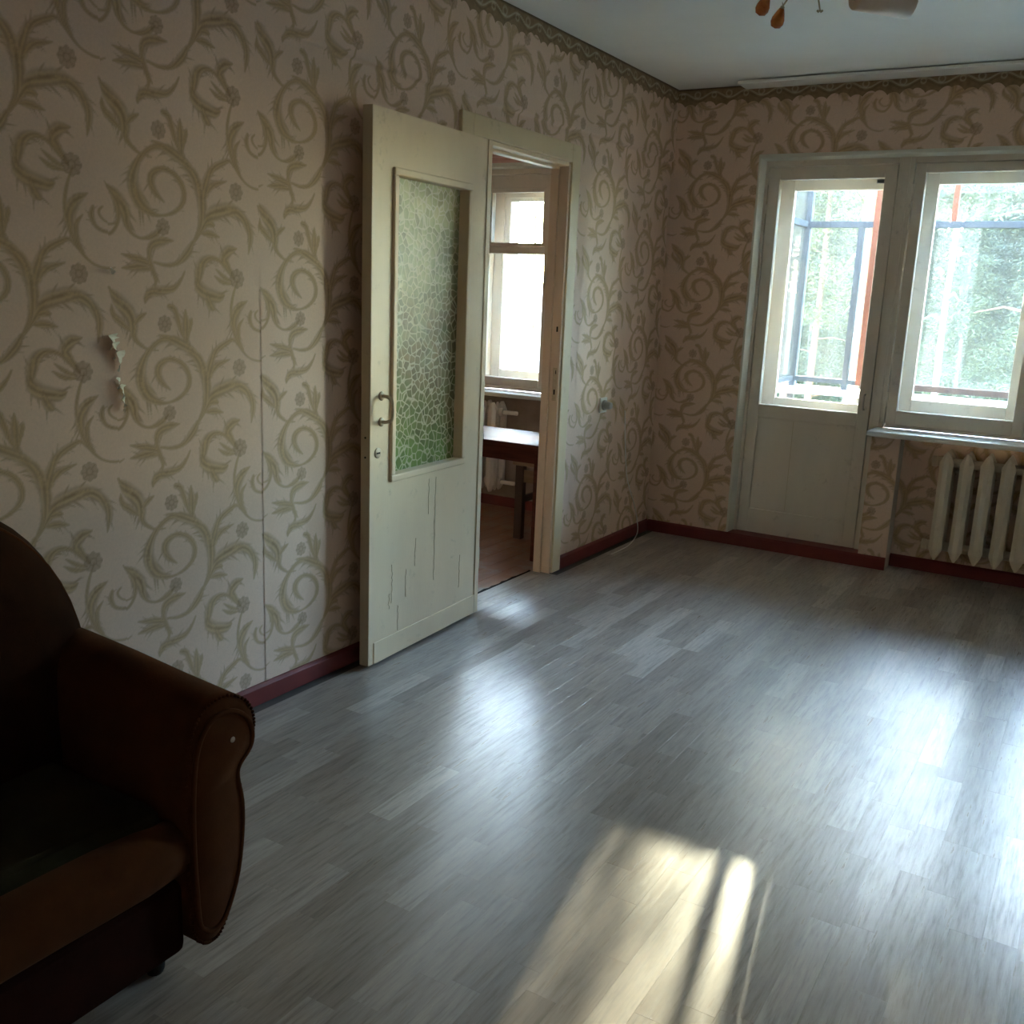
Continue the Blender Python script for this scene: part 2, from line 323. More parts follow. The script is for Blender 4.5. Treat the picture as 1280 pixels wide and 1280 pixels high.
# ------------------------------------------------------------------ the wallpaper print (drawn as strokes, stored per vertex)
# strokes: (along the wall, up, half width) in metres from the point 3.5 m from the corner, 1.1 m up
STROKES = [[(0.075,-0.132,0.0017),(0.105,-0.078,0.0068),(0.116,-0.018,0.0131),(0.099,0.038,0.0137),(0.063,0.082,0.012),(0.017,0.11,0.0114),(-0.029,0.119,0.0074),(-0.071,0.099,0.0068),(-0.104,0.061,0.0097),(-0.114,0.021,0.0142),(-0.099,-0.021,0.016),(-0.069,-0.049,0.0097),(-0.03,-0.059,0.0034),(0.017,-0.046,0.0051),(0.048,-0.017,0.0068),(0.05,0.018,0.0074),(0.027,0.049,0.0068),(-0.012,0.063,0.0063),(-0.045,0.051,0.0086),(-0.056,0.028,0.0103),(-0.044,0.001,0.0074),(-0.013,-0.025,0.0014)],[(-0.204,0.255,0.0023),(-0.174,0.224,0.0142),(-0.143,0.19,0.016),(-0.132,0.158,0.012),(-0.127,0.123,0.0068),(-0.093,0.096,0.0034),(-0.049,0.089,0.0017)],[(-0.197,0.212,0.0017),(-0.193,0.188,0.0074),(-0.171,0.168,0.0086),(-0.14,0.143,0.0029)],[(-0.13,0.158,0.0023),(-0.114,0.178,0.0074),(-0.088,0.192,0.0023)],[(0.059,0.088,0.0023),(0.031,0.136,0.0057),(0.018,0.173,0.0074),(0.007,0.201,0.0074),(-0.009,0.209,0.0074)],[(0.051,0.101,0.0017),(0.045,0.152,0.0114),(0.046,0.204,0.0017)],[(0.049,0.109,0.0017),(0.062,0.157,0.0063),(0.07,0.178,0.0011)],[(-0.2,0.007,0.0017),(-0.166,-0.017,0.0097),(-0.144,-0.055,0.0131),(-0.138,-0.089,0.008),(-0.122,-0.113,0.004),(-0.092,-0.123,0.0034),(-0.052,-0.112,0.0074),(-0.024,-0.091,0.0023)],[(-0.2,0.007,0.0017),(-0.175,-0.017,0.0086),(-0.162,-0.048,0.0086),(-0.167,-0.089,0.0046),(-0.193,-0.118,0.004),(-0.23,-0.109,0.0046),(-0.245,-0.082,0.0068),(-0.239,-0.058,0.004)],[(-0.167,-0.089,0.0029),(-0.197,-0.094,0.0023),(-0.217,-0.082,0.0029),(-0.222,-0.067,0.0034),(-0.21,-0.055,0.0023)],[(-0.29,0.034,0.0023),(-0.309,-0.013,0.004),(-0.318,-0.062,0.0051),(-0.308,-0.117,0.0063),(-0.285,-0.164,0.0046),(-0.25,-0.198,0.0029),(-0.207,-0.21,0.0029),(-0.179,-0.202,0.0011)],[(-0.252,-0.027,0.0014),(-0.287,-0.049,0.0114),(-0.307,-0.087,0.0125),(-0.305,-0.127,0.004)],[(-0.269,-0.08,0.0014),(-0.29,-0.108,0.0063),(-0.287,-0.149,0.0057),(-0.269,-0.176,0.0014)],[(-0.443,0.014,0.004),(-0.439,0.041,0.0114),(-0.424,0.077,0.0114),(-0.392,0.093,0.0068),(-0.359,0.087,0.0051),(-0.329,0.065,0.0074),(-0.303,0.035,0.004)],[(-0.441,0.046,0.004),(-0.436,0.013,0.0131),(-0.41,-0.009,0.0154),(-0.369,-0.017,0.0125),(-0.342,-0.011,0.0017)],[(-0.405,-0.014,0.0114),(-0.394,-0.041,0.0114),(-0.384,-0.056,0.0014)],[(-0.303,0.04,0.0023),(-0.331,0.074,0.0086),(-0.343,0.093,0.0131),(-0.325,0.117,0.012),(-0.29,0.125,0.0017)],[(-0.38,0.043,0.0017),(-0.35,0.027,0.0063),(-0.313,0.021,0.0023)],[(-0.374,0.062,0.0017),(-0.343,0.041,0.0057),(-0.312,0.028,0.0023)],[(0.123,0.012,0.0142),(0.132,0.047,0.0103),(0.154,0.082,0.0086),(0.198,0.106,0.0074),(0.224,0.113,0.004),(0.25,0.088,0.0023),(0.272,0.065,0.0017)],[(0.122,0.001,0.0023),(0.152,0.038,0.0086),(0.211,0.056,0.0014)],[(0.082,-0.129,0.0014),(0.11,-0.09,0.0057),(0.142,-0.047,0.0142),(0.187,-0.027,0.016),(0.239,-0.024,0.0131),(0.281,-0.051,0.0114),(0.3,-0.093,0.0097),(0.29,-0.148,0.0014)],[(0.108,-0.098,0.0017),(0.14,-0.095,0.0086),(0.18,-0.104,0.0014)],[(0.12,-0.074,0.0014),(0.141,-0.067,0.0086),(0.159,-0.071,0.0029)],[(0.013,-0.123,0.0014),(-0.027,-0.128,0.0103),(-0.06,-0.141,0.0097),(-0.071,-0.166,0.0057),(-0.062,-0.2,0.0063),(-0.039,-0.241,0.0014)],[(-0.056,-0.184,0.0029),(-0.016,-0.19,0.0046),(0.024,-0.182,0.0063),(0.06,-0.152,0.0097),(0.079,-0.121,0.004)],[(-0.063,-0.194,0.0034),(-0.101,-0.182,0.0097),(-0.162,-0.167,0.0014)],[(-0.067,-0.205,0.0034),(-0.108,-0.2,0.0103),(-0.164,-0.204,0.0014)],[(-0.064,-0.21,0.0023),(-0.052,-0.234,0.0046),(-0.059,-0.26,0.0014)],[(-0.09,0.228,0.0017),(-0.073,0.248,0.0097),(-0.029,0.254,0.0097),(0.01,0.262,0.0068),(0.034,0.285,0.004),(0.048,0.308,0.0023)],[(-0.09,0.218,0.0017),(-0.086,0.233,0.0068),(-0.061,0.248,0.0057)],[(0.023,0.112,0.0011),(-0.016,0.124,0.0051),(-0.051,0.132,0.0014)]]
FLOWERS = [(-0.027, 0.162, 0.0251, 1), (-0.022, -0.089, 0.0239, 0), (-0.293, 0.037, 0.0296, 0), (-0.29, -0.227, 0.0274, 1)]

PW, PH, RES = 1.07, .512, .0012
def make_print():
    nx, nz = int(round(PW/RES)), int(round(PH/RES))
    a = np.zeros((nz, nx), np.float32); st = np.zeros_like(a); fl = np.zeros_like(a)
    def stamp(x, z, r, fn):
        i0 = int(x/RES); j0 = int(z/RES); k = int(r*1.35/RES)+2
        ii = np.arange(i0-k, i0+k+1); jj = np.arange(j0-k, j0+k+1)
        X, Z = np.meshgrid(ii*RES-x, jj*RES-z); fn(X, Z, np.ix_(jj % nz, ii % nx))
    for si, s in enumerate(STROKES):
        for (ox, oz) in ((0, 0), (.535, .256)):
            pts = catmull(s, 14); L = 0
            for q in range(len(pts)-1):
                p, p2 = pts[q], pts[q+1]; d = p2[:2]-p[:2]; ln = math.hypot(*d)+1e-9; d = d/ln; n = (-d[1], d[0])
                m = max(1, int(ln/.0022))
                for e in range(m):
                    c = p+(p2-p)*(e/m); L += ln/m; lf = (L/.0115+.3*math.sin(L*60)) % 1; r = max(.0019, c[2]*1.42*(1 if c[2] < .005 else .72+.42*lf))
                    def fn(X, Z, ix, r=r, n=n, L=L, si=si):
                        dd = np.sqrt(X*X+Z*Z)/r; vv = (X*n[0]+Z*n[1])/r
                        # feathered on one side, crisp on the other
                        edge = np.clip((1.08-dd)*min(3.2, r/.0026+.9), 0, 1)
                        edge *= np.clip(1.05-.55*np.clip(vv, 0, 1), 0, 1)
                        streak = .5+.5*np.sin(vv*9+3.1*math.sin(L*38+si)+si)
                        val = edge*(.70+.30*np.clip(1-abs(vv), 0, 1))
                        new = val > a[ix]
                        a[ix] = np.where(new, val, a[ix]); st[ix] = np.where(new, streak*edge, st[ix])
                    stamp(c[0]+ox, c[1]+oz, r, fn)
    # feathered leaflets along the broad strokes
    lr = random.Random(31); base = list(STROKES)
    for s in base:
        pts = catmull(s, 14); acc = 0
        for q in range(2, len(pts)-3):
            p = pts[q]; d = pts[q+1][:2]-p[:2]; ln = math.hypot(*d)+1e-9; acc += ln; d = d/ln; r = p[2]
            if r > .0055 and acc > .0135:
                acc = 0; side = 1 if (q // 3) % 2 else -1
                th = side*lr.uniform(.45, .85); ux = d[0]*math.cos(th)-d[1]*math.sin(th); uz = d[0]*math.sin(th)+d[1]*math.cos(th)
                Ln = r*lr.uniform(3.0, 4.4)
                for (ox, oz) in ((0, 0), (.535, .256)):
                    for e in range(14):
                        t = e/13; cx = p[0]+ux*Ln*t+ox; cz = p[1]+uz*Ln*t+oz-.15*Ln*t*t; rr_ = max(.0013, r*.46*(1-t)**.6)
                        def fn(X, Z, ix, rr_=rr_):
                            v = np.clip((1.1-np.sqrt(X*X+Z*Z)/rr_)*1.6, 0, 1)*.8; a[ix] = np.maximum(a[ix], v)
                        stamp(cx, cz, rr_, fn)
    for fx, fz, r, kind in FLOWERS:
        for (ox, oz) in ((0, 0), (.535, .256)):
            def fn(X, Z, ix, r=r):
                d = np.sqrt(X*X+Z*Z)/r; th = np.arctan2(Z, X); pet = .86+.16*np.abs(np.cos(th*4))
                inside = np.clip((pet-d)*9, 0, 1)
                line = np.clip(1-abs(d-pet*.93)*9, 0, 1)+np.clip(1-abs(d-.33)*10, 0, 1)+np.clip(1-abs(np.sin(th*4))*4*d, 0, 1)*(d > .35)*(d < .9)
                a[ix] = np.maximum(a[ix], inside*.55); fl[ix] = np.maximum(fl[ix], np.clip(line, 0, 1)*inside); st[ix] *= 1-inside
            stamp(fx+ox, fz+oz, r, fn)
    for f in (a, st):  # one soft pass
        for ax in (0, 1): f[:] = (np.roll(f, 1, ax)+2*f+np.roll(f, -1, ax))/4
    return a, st, fl
PR = make_print()
def sample(img, u, w):
    nz, nx = img.shape; fx = (u/RES) % nx; fz = (w/RES) % nz
    i = np.floor(fx).astype(int); j = np.floor(fz).astype(int); tx = fx-i; tz = fz-j; i %= nx; j %= nz; i2 = (i+1) % nx; j2 = (j+1) % nz
    return (img[j, i]*(1-tx)+img[j, i2]*tx)*(1-tz)+(img[j2, i]*(1-tx)+img[j2, i2]*tx)*tz
def print_at(s, z):   # s along the wall with the print's own origin, z height
    # every roll slip repeats after 1.07 m, rows every 0.512 m
    u, w = s+3.5, z-1.1
    return [sample(p, u, w) for p in PR]
def paper_mesh(name, s0, s1, z0, z1, step, place, parent, holes=(), off=0, mat='wallpaper', disp=None, shift=(0, 0), attrib=None):
    ns = max(1, int(round((s1-s0)/step))); nz = max(1, int(round((z1-z0)/step)))
    s = np.linspace(s0, s1, ns+1); z = np.linspace(z0, z1, nz+1)
    for (h0, h1, g0, g1) in holes:      # snap grid lines onto the edges of holes
        for h in (h0, h1):
            if s0 < h < s1: s[np.argmin(abs(s-h))] = h
        for g in (g0, g1):
            if z0 < g < z1: z[np.argmin(abs(z-g))] = g
    Sg, Zg = np.meshgrid(s, z); Sg = Sg.ravel(); Zg = Zg.ravel()
    d = np.full_like(Sg, off)
    if disp is not None: d = d+disp(Sg, Zg)
    co = place(Sg, Zg, d)
    idx = np.arange((ns+1)*(nz+1)).reshape(nz+1, ns+1)
    q = np.stack([idx[:-1, :-1], idx[:-1, 1:], idx[1:, 1:], idx[1:, :-1]], -1).reshape(-1, 4)
    cs = Sg[q].mean(1); cz = Zg[q].mean(1); keep = np.ones(len(q), bool)
    for (h0, h1, g0, g1) in holes: keep &= ~((cs > h0) & (cs < h1) & (cz > g0) & (cz < g1))
    q = q[keep]; used = np.unique(q); remap = np.full(len(Sg), -1); remap[used] = np.arange(len(used)); q = remap[q]; co = co[used]; Sg = Sg[used]; Zg = Zg[used]
    me = bpy.data.meshes.new(name); me.vertices.add(len(co)); me.vertices.foreach_set('co', co.astype(np.float32).ravel())
    me.loops.add(len(q)*4); me.loops.foreach_set('vertex_index', q.ravel().astype(np.int32))
    me.polygons.add(len(q)); me.polygons.foreach_set('loop_start', np.arange(0, len(q)*4, 4, dtype=np.int32))
    me.polygons.foreach_set('use_smooth', np.ones(len(q), bool))
    me.update(calc_edges=True)
    A = attrib(Sg, Zg) if attrib else print_at(Sg+shift[0], Zg+shift[1])
    col = np.ones((len(co), 4), np.float32); col[:, 0] = A[0]; col[:, 1] = A[2]; col[:, 2] = A[1]
    at = me.color_attributes.new('print', 'FLOAT_COLOR', 'POINT'); at.data.foreach_set('color', col.ravel())
    me.materials.append(M[mat]); o = bpy.data.objects.new(name, me); COL.objects.link(o)
    if parent: o.parent = parent
    return o

# ------------------------------------------------------------------ room shell
H = 2.5; XR = 3.45; YF = -6.3          # ceiling, right wall, wall behind the camera
DY0, DY1, DZ = -2.02, -1.21, 1.965     # doorway in the left wall
BX0, BX1, WX1, BZ = .505, 1.25, 3.05, 2.137   # balcony door and window opening
wl = MB().box(-.08, 0, YF, DY0, 0, H).box(-.08, 0, DY1, 0, 0, H).box(-.08, 0, DY0, DY1, DZ, H).build('wall_left', 'plaster')
S(wl, 'thin left wall papered in beige scroll wallpaper around the kitchen doorway', 'wall')
wb = MB().box(-.08, BX0, 0, .4, 0, H).box(BX0, WX1, 0, .4, BZ, H).box(WX1, XR+.1, 0, .4, 0, H) \
    .box(1.25, 1.395, 0, .4, 0, .72).box(1.395, WX1, .13, .4, 0, .72).build('wall_back', 'plaster')
S(wb, 'window wall with balcony door, window and a radiator niche under the sill', 'wall')
S(box('wall_right', 'plaster', XR, XR+.1, YF, 0, 0, H), 'right side wall of the room, outside the picture', 'wall')
S(box('wall_front', 'plaster', -.1, XR+.1, YF-.1, YF, 0, H), 'wall behind the camera', 'wall')
S(box('ceiling', 'ceiling', -3, XR+.1, YF-.1, .4, H, H+.15), 'dull whitewashed ceiling with faint slab marks', 'ceiling')
wpL = lambda s, z, d: np.stack([d, s, z], -1)
wpB = lambda s, z, d: np.stack([s, -d, z], -1)
def ridge(s, z):   # the lintel band under the paper stands a little proud
    zz = 2.105+.022*np.clip((s+2.2)/1.9, 0, 1)
    return .014*(1/(1+np.exp(-(z-zz)/.0022)))*np.clip((s+3.25)*3, 0, 1)+.0012*np.sin(s*2.1+z*1.3)+.0008*np.sin(s*9+z*4)
hole = [(DY0, DY1, -1, DZ)]
seams = [-6.3, -4.24, -3.703, -3.165, -2.63, -2.095, -1.56, -1.025, -.49, 0]
for i in range(len(seams)-1):
    a, b = seams[i], seams[i+1]
    st = .02 if b < -4 else (.0036 if b < -2.5 else .0042)
    paper_mesh('wallpaper_strip', a, b+(.004 if i < len(seams)-2 else 0), 0, H-.0005, st, wpL, wl, hole if (a < DY1 and b > DY0) else (), off=.003+.0016*(i % 2), disp=ridge, shift=(.0015*(i % 2), .004*(i % 3)))
SB = (-3.209, -.068)   # the print starts elsewhere on the back wall
holes_b = [(BX0, WX1, -1, BZ)]
for a, b in ((0, .53), (.53, 1.065), (1.065, 1.6), (1.6, 2.135), (2.135, 3.05)):
    if a < .5: paper_mesh('wallpaper_strip', a, BX0, 0, H-.0005, .0045, wpB, wb, (), off=.003, shift=SB)
    else: paper_mesh('wallpaper_strip', a if a > .54 else BX0, b, BZ, H-.0005, .005, wpB, wb, (), off=.003, shift=SB)
paper_mesh('wallpaper_strip', 3.05, XR, 0, H, .02, wpB, wb, (), off=.003, shift=SB)
paper_mesh('wallpaper_strip', 1.25, 1.395, 0, .722, .0045, wpB, wb, (), off=.003, shift=SB)
paper_mesh('wallpaper_strip', 1.395, 2.05, 0, .722, .0055, lambda s, z, d: np.stack([s, .13-d, z], -1), wb, (), off=.003, shift=SB)
# scalloped border under the ceiling
def border_cols(s, z):
    P_ = .178; ph = (s/P_) % 1; h = (z-2.40)/.10
    w1 = .62+.16*np.sin(2*math.pi*ph); l1 = np.clip(1-abs(h-w1)/.055, 0, 1)
    cx = abs(ph-.72); cz = (h-.66); d = np.sqrt((cx*1.78)**2+cz**2); l2 = np.clip(1-abs(d-.15)/.05, 0, 1)
    cx = abs(ph-.25); cz = (h-.62); d = np.sqrt((cx*1.78)**2+cz**2); l3 = np.clip(1-abs(d-.12)/.05, 0, 1)
    return np.clip(l1+l2*.8+l3*.8, 0, 1)*.9, 0*s, np.clip((h-.88)*12, 0, 1)+np.clip(1-abs(h-w1+.14)/.05, 0, 1)*.5
def border(name, s0, s1, place, parent):
    st = .0025; n = int((s1-s0)/st); MBs = []; s = np.linspace(s0, s1, n+1)
    tri = lambda p, x: abs(((x/p) % 1)*2-1)
    low = 2.400+.022*tri(.178, s)**1.5+.018*np.abs(np.sin(s*math.pi/.0593))**.7
    rows = 16; Sg = np.repeat(s[None], rows+1, 0); T = np.linspace(0, 1, rows+1)[:, None]; Zg = low[None]*(1-T)+(H-.001)*T
    Sg = Sg.ravel(); Zg = Zg.ravel(); co = place(Sg, Zg, np.full_like(Sg, .0052)+(ridge(Sg, Zg) if parent is wl else 0)); A = border_cols(Sg, Zg)
    idx = np.arange((rows+1)*(n+1)).reshape(rows+1, n+1); q = np.stack([idx[:-1, :-1], idx[:-1, 1:], idx[1:, 1:], idx[1:, :-1]], -1).reshape(-1, 4)
    me = bpy.data.meshes.new(name); me.from_pydata(co.tolist(), [], q.tolist())
    col = np.ones((len(co), 4), np.float32); col[:, 0] = A[0]; col[:, 1] = A[2]; col[:, 2] = A[1]
    me.color_attributes.new('print', 'FLOAT_COLOR', 'POINT').data.foreach_set('color', col.ravel()); me.materials.append(M['border'])
    o = bpy.data.objects.new(name, me); COL.objects.link(o); o.parent = parent; o['label'] = 'brown scalloped border paper with pale scrolls'
border('wallpaper_border', -4.2, 0, wpL, wl); border('wallpaper_border', 0, XR, wpB, wb)
# torn wallpaper flaps at the seam
def flap(pts, curl):
    m = MB(); n = 6; L = []
    for k in range(n+1):
        t = k/n
        for p in pts: L.append(p)
    return m
def torn(y, z, w, h, seedv):
    rr = random.Random(seedv); m = MB(); n = 7; vs = []
    for k in range(n+1):
        t = k/n; wid = w*(1-t)**.8*(.75+.5*rr.random())+.001
        x0 = .006+.015*math.sin(t*math.pi)*(.6+.6*rr.random())
        vs += [(x0+.006, y+.006*t+.004*rr.random(), z-h*t), (x0*.7+.003, y+.006*t+wid*.5, z-h*t+.004*rr.random()), (.0085, y+.006*t+wid, z-h*t+.008*rr.random())]
    fs = []
    for k in range(n):
        for j in (0, 1): a = k*3+j; fs.append((a, a+1, a+4, a+3))
    m.add(vs, fs); 
    o = m.build('torn_paper_flap', 'paper_back', wl, fix=False); o['label'] = 'pale torn flap of wallpaper curling off the seam'
torn(-3.722, 1.226, .040, .040, 3); torn(-3.712, 1.205, .030, .045, 11); torn(-3.700, 1.180, .030, .052, 5); torn(-3.703, 1.112, .020, .030, 8); torn(-3.694, 1.092, .026, .042, 9); torn(-3.688, 1.055, .012, .035, 2); torn(-3.705, 1.400, .006, .018, 4)
# baseboards
bl = MB().prism([(0, 0), (.018, 0), (.018, .058), (.008, .068), (0, .068)], 'y', YF, -2.115).build('baseboard_left', 'base', bev=.0015)
# prism(axis y) takes (x, z)
S(bl, 'oxblood painted skirting under the left wall, from the doorway to the armchair', 'baseboard')
S(MB().prism([(0, 0), (.018, 0), (.018, .058), (.008, .068), (0, .068)], 'y', -1.125, -.0005).build('baseboard_right_of_doorway', 'base', bev=.0015), 'short oxblood skirting between the doorway and the room corner', 'baseboard')
S(MB().prism([(0, 0), (-.018, 0), (-.018, .058), (-.008, .068), (0, .068)], 'x', .018, 1.395).build('baseboard_back', 'base', bev=.0015), 'oxblood skirting running under the balcony door as a threshold', 'baseboard')
S(MB().prism([(.13, 0), (.112, 0), (.112, .058), (.122, .068), (.13, .068)], 'x', 1.395, XR).build('baseboard_niche', 'base', bev=.0015), 'dark red skirting at the back of the radiator niche', 'baseboard')
S(box('trim_1', 'base', BX0, 1.25, .0, .30, 0, .068), 'red painted threshold under the balcony door', 'threshold')
S(box('trim_2', 'ceiling', .40, XR, -.150, -.006, H-.022, H-.006, bev=.003), 'flat ceiling board running above the window wall', 'trim')
# ceiling slab joint
# floor
fl = box('floor', 'joint', -.085, XR, YF, .13, -.06, -.0035)
S(fl, 'grey-brown laminate floor laid in narrow staggered strips towards the window', 'floor')
PWID = .07
strips = []
rr = random.Random(21); row = 0; x = -.085
while x < XR-.005:
    w = min(PWID, XR-x); y = YF+rr.random()*-.35
    while y < .125:
        L = rr.choice((.27, .33, .39, .45, .52)); y2 = y+L
        a, b = max(y, YF), min(y2, 0 if x+PWID < 1.40 else .125)
        if x < -.002 : a, b = max(a, DY0+.005), min(b, DY1-.005)
        if b-a > .02: strips.append((x, w, a, b, rr.random()))
        y = y2
    x += PWID; row += 1
def inview(s):
    for px_, py_ in ((s[0]+s[1]/2, s[2]), (s[0]+s[1]/2, s[3])):
        d = V((px_, py_, 0))-CAM; z = d.dot(fw)
        if z > .1 and abs(d.dot(r1)/z) < .525 and abs(d.dot(u1)/z) < .525: return True
    return False
vis = sorted([s for s in strips if inview(s)], key=lambda s: (V((s[0], (s[2]+s[3])/2, 0))-CAM).length/(s[3]-s[2]+.2))
near = set(id(s) for s in vis[:300])
g = .0001; cb = .00012
def strip_geo(w, L):
    x0, x1, y0, y1 = g, w-g, g, L-g
    vs = [(x0,y0,-.0033),(x1,y0,-.0033),(x1,y1,-.0033),(x0,y1,-.0033),(x0,y0,-cb),(x1,y0,-cb),(x1,y1,-cb),(x0,y1,-cb),(x0+cb,y0+cb,0),(x1-cb,y0+cb,0),(x1-cb,y1-cb,0),(x0+cb,y1-cb,0)]
    fs = [(0,1,5,4),(1,2,6,5),(2,3,7,6),(3,0,4,7),(4,5,9,8),(5,6,10,9),(6,7,11,10),(7,4,8,11),(8,9,10,11)]
    return vs, fs
cache = {}; far = MB()
for s in strips:
    L = round(s[3]-s[2], 4); w = round(s[1], 4); vs, fs = strip_geo(w, L)
    if id(s) in near:
        if (w, L) not in cache:
            me = bpy.data.meshes.new('laminate_strip'); me.from_pydata(vs, [], fs); me.materials.append(M['laminate']); cache[(w, L)] = me
        o = bpy.data.objects.new('laminate_strip', cache[(w, L)]); COL.objects.link(o); o.parent = fl; o.location = (s[0], s[2], 0)
    else: far.add([(v[0]+s[0], v[1]+s[2], v[2]) for v in vs], fs)
fo = far.build('laminate_strips_far', 'laminate_far', fl, fix=False); fo['kind'] = 'stuff'

# ------------------------------------------------------------------ doorway frame and the open glazed door
df = empty('door_2', (0, DY1, 0)); S(df, 'cream painted frame and casing of the kitchen doorway', 'door frame')
def child(mb, name, mat, parent, label=None, **k):
    o = mb.build(name, mat, None, **k); o.parent = parent
    o.matrix_parent_inverse = Matrix.Translation(-parent.location) if parent.parent is None and parent.rotation_euler.z == 0 else Matrix()
    if label: o['label'] = label
    return o
cas = lambda y0, y1, z0, z1: MB().box(.0, .020, y0, y1, z0, z1)
child(cas(DY1+.006, DY1+.088, 0, DZ+.088), 'casing', 'casing', df, bev=.004)
child(cas(DY0-.088, DY0-.006, 0, DZ+.088), 'casing', 'casing', df, bev=.004)
child(cas(DY0-.006, DY1+.006, DZ+.006, DZ+.088), 'casing', 'casing', df, bev=.004)
child(MB().box(-.075, .012, DY1-.012, DY1+.006, 0, DZ), 'jamb', 'jamb_paint', df, bev=.003)
child(MB().box(-.075, .012, DY0-.006, DY0+.012, 0, DZ), 'jamb', 'jamb_paint', df, bev=.003)
child(MB().box(-.075, .012, DY0+.012, DY1-.012, DZ-.012, DZ+.006), 'head_jamb', 'paint', df, bev=.003)
child(MB().box(-.075, -.035, DY1-.024, DY1-.012, 0, DZ-.012), 'door_stop', 'jamb_paint', df, bev=.002)
child(MB().box(-.075, -.035, DY0+.012, DY0+.024, 0, DZ-.012), 'door_stop', 'paint', df, bev=.002)
child(MB().box(-.075, -.035, DY0+.024, DY1-.024, DZ-.024, DZ-.012), 'door_stop', 'paint', df, bev=.002)
sp = child(MB().box(-.020, .004, DY1-.0135, DY1-.012, .87, 1.03), 'strike_plate', 'painted_metal', df, bev=.0006)
child(MB().box(-.012, -.004, DY1-.0142, DY1-.0134, .90, .925), 'latch_hole', 'black', df)
child(MB().box(-.012, -.004, DY1-.0142, DY1-.0116, 1.20, 1.225), 'bolt_hole', 'black', df)
child(MB().box(-.006, -.002, DY1-.0142, DY1-.0116, 1.0, 1.018), 'screw_hole', 'black', df)
# ragged edge where the laminate stops
m = MB(); k = 24
rr = random.Random(4); top = []; bot = []
for i in range(k+1):
    y = DY0+.02+(DY1-DY0-.04)*i/k; top.append((-.090+.005*rr.random(), y)); bot.append((-.095-.012*rr.random()**2, y))
m.prism(top+bot[::-1], 'z', -.004, .0015)
S(m.build('trim_3', 'black'), 'ragged dark gap across the doorway where the laminate ends', 'threshold')

LW, LZ0, LZ1, LT = .785, .012, 1.957, .040
ang = math.atan2(-.9986, .052)
leaf = empty('glazed_interior_door', (.066, -1.968, 0), ang)
tag(leaf, 'cream painted interior door with patterned glass, swung open against the left wall', 'door')
GX0, GX1, GZ0, GZ1 = .176, .642, .712, 1.752
b = MB()
for (x0, x1, z0, z1) in ((0, GX0, LZ0, LZ1), (GX1, LW, LZ0, LZ1), (GX0, GX1, LZ0, GZ0), (GX0, GX1, GZ1, LZ1)): b.box(x0, x1, -LT, 0, z0, z1)
b.build('door_panel', 'paint', leaf)
child(MB().box(LW, LW+.0015, -LT+.001, -.001, LZ0, LZ1), 'worn_free_edge', 'paint_dark', leaf, 'yellow-brown worn edge of the door')
gl = MB().box(GX0, GX1, -.037, -.033, GZ0, GZ1).build('patterned_glass', 'patterned', leaf); gl['label'] = 'pane of green and olive cobble-patterned glass'
for z0, z1, x0, x1 in ((GZ0-.026, GZ0, GX0-.026, GX1+.026), (GZ1, GZ1+.026, GX0-.026, GX1+.026), (GZ0, GZ1, GX0-.026, GX0), (GZ0, GZ1, GX1, GX1+.026)):
    MB().box(x0, x1, -.004, .011, z0, z1).build('glazing_bead', 'paint', leaf, bev=.005, seg=3)
MB().box(.012, LW-.03, -.001, .0035, LZ0, .094).build('bottom_rail', 'paint', leaf, bev=.001)
MB().box(.0, .030, -.001, .0045, LZ0, LZ1).build('hinge_stile', 'paint', leaf, bev=.001)
MB().prism([(.031, .118), (.0355, .118), (.0355, .73), (.033, .75), (.031, .73)], 'y', -.0002, .0006).build('stile_joint', 'paint_dark', leaf)
# paint cracks, slightly open
def crack(pts, w):
    m = MB(); L = [(x-w*(.3+.7*math.sin(math.pi*i/(len(pts)-1))), z) for i, (x, z) in enumerate(pts)]; Rr = [(x+w*(.3+.7*math.sin(math.pi*i/(len(pts)-1))), z) for i, (x, z) in enumerate(pts)]
    m.prism(L+Rr[::-1], 'y', -.0005, .0007); m.build('paint_crack', 'paint_dark', leaf)
    MB().prism([(x+w*1.1, z) for x, z in pts]+[(x+w*1.1+.0018, z) for x, z in pts[::-1]], 'y', 0, .0016).build('lifted_paint', 'paint', leaf)
rr = random.Random(8)
def vline(x, z0, z1, n=12, j=.0025): return [(x+rr.uniform(-j, j), z0+(z1-z0)*i/n) for i in range(n+1)]
crack(vline(.352, .24, .66, 16), .0016); crack(vline(.353, .45, .57, 8), .003); crack(vline(.400, .52, .66), .0009); crack(vline(.640, .22, .37, 12, .004), .0016)
crack(vline(.155, .16, .30), .0005); crack(vline(.60, .10, .20), .0008); crack(vline(.66, .20, .26, 6, .006), .001)
crack(vline(.49, .33, .44, 6, .006), .0006); crack(vline(.55, .22, .33, 8, .003), .0006)
# handle: a bow pull on two oval roses
hd = empty('handle'); hd.parent = leaf; hd['label'] = 'painted metal bow pull handle'
bow = catmull([(.722, .002, 1.004), (.722, .028, 1.002), (.722, .046, .990), (.722, .050, .958), (.722, .046, .926), (.722, .028, .914), (.722, .002, .912)], 6)
MB().tube([tuple(p) for p in bow], .0065, 10).build('bow', 'painted_metal', hd, smooth=True)
for z in (1.004, .912): MB().lathe([(.0165, 0), (.0165, .003), (.012, .006), (0, .006)], (.722, 0, z), (0, 1, 0), 18).build('rose', 'painted_metal', hd, smooth=True)
kh = MB().lathe([(.019, 0), (.019, .002), (.016, .0035), (0, .0035)], (.741, 0, .803), (0, 1, 0), 20).build('keyhole_plate', 'painted_metal', leaf, smooth=True)
MB().box(.730, .752, .0030, .0042, .7995, .8055).build('keyhole', 'black', kh)
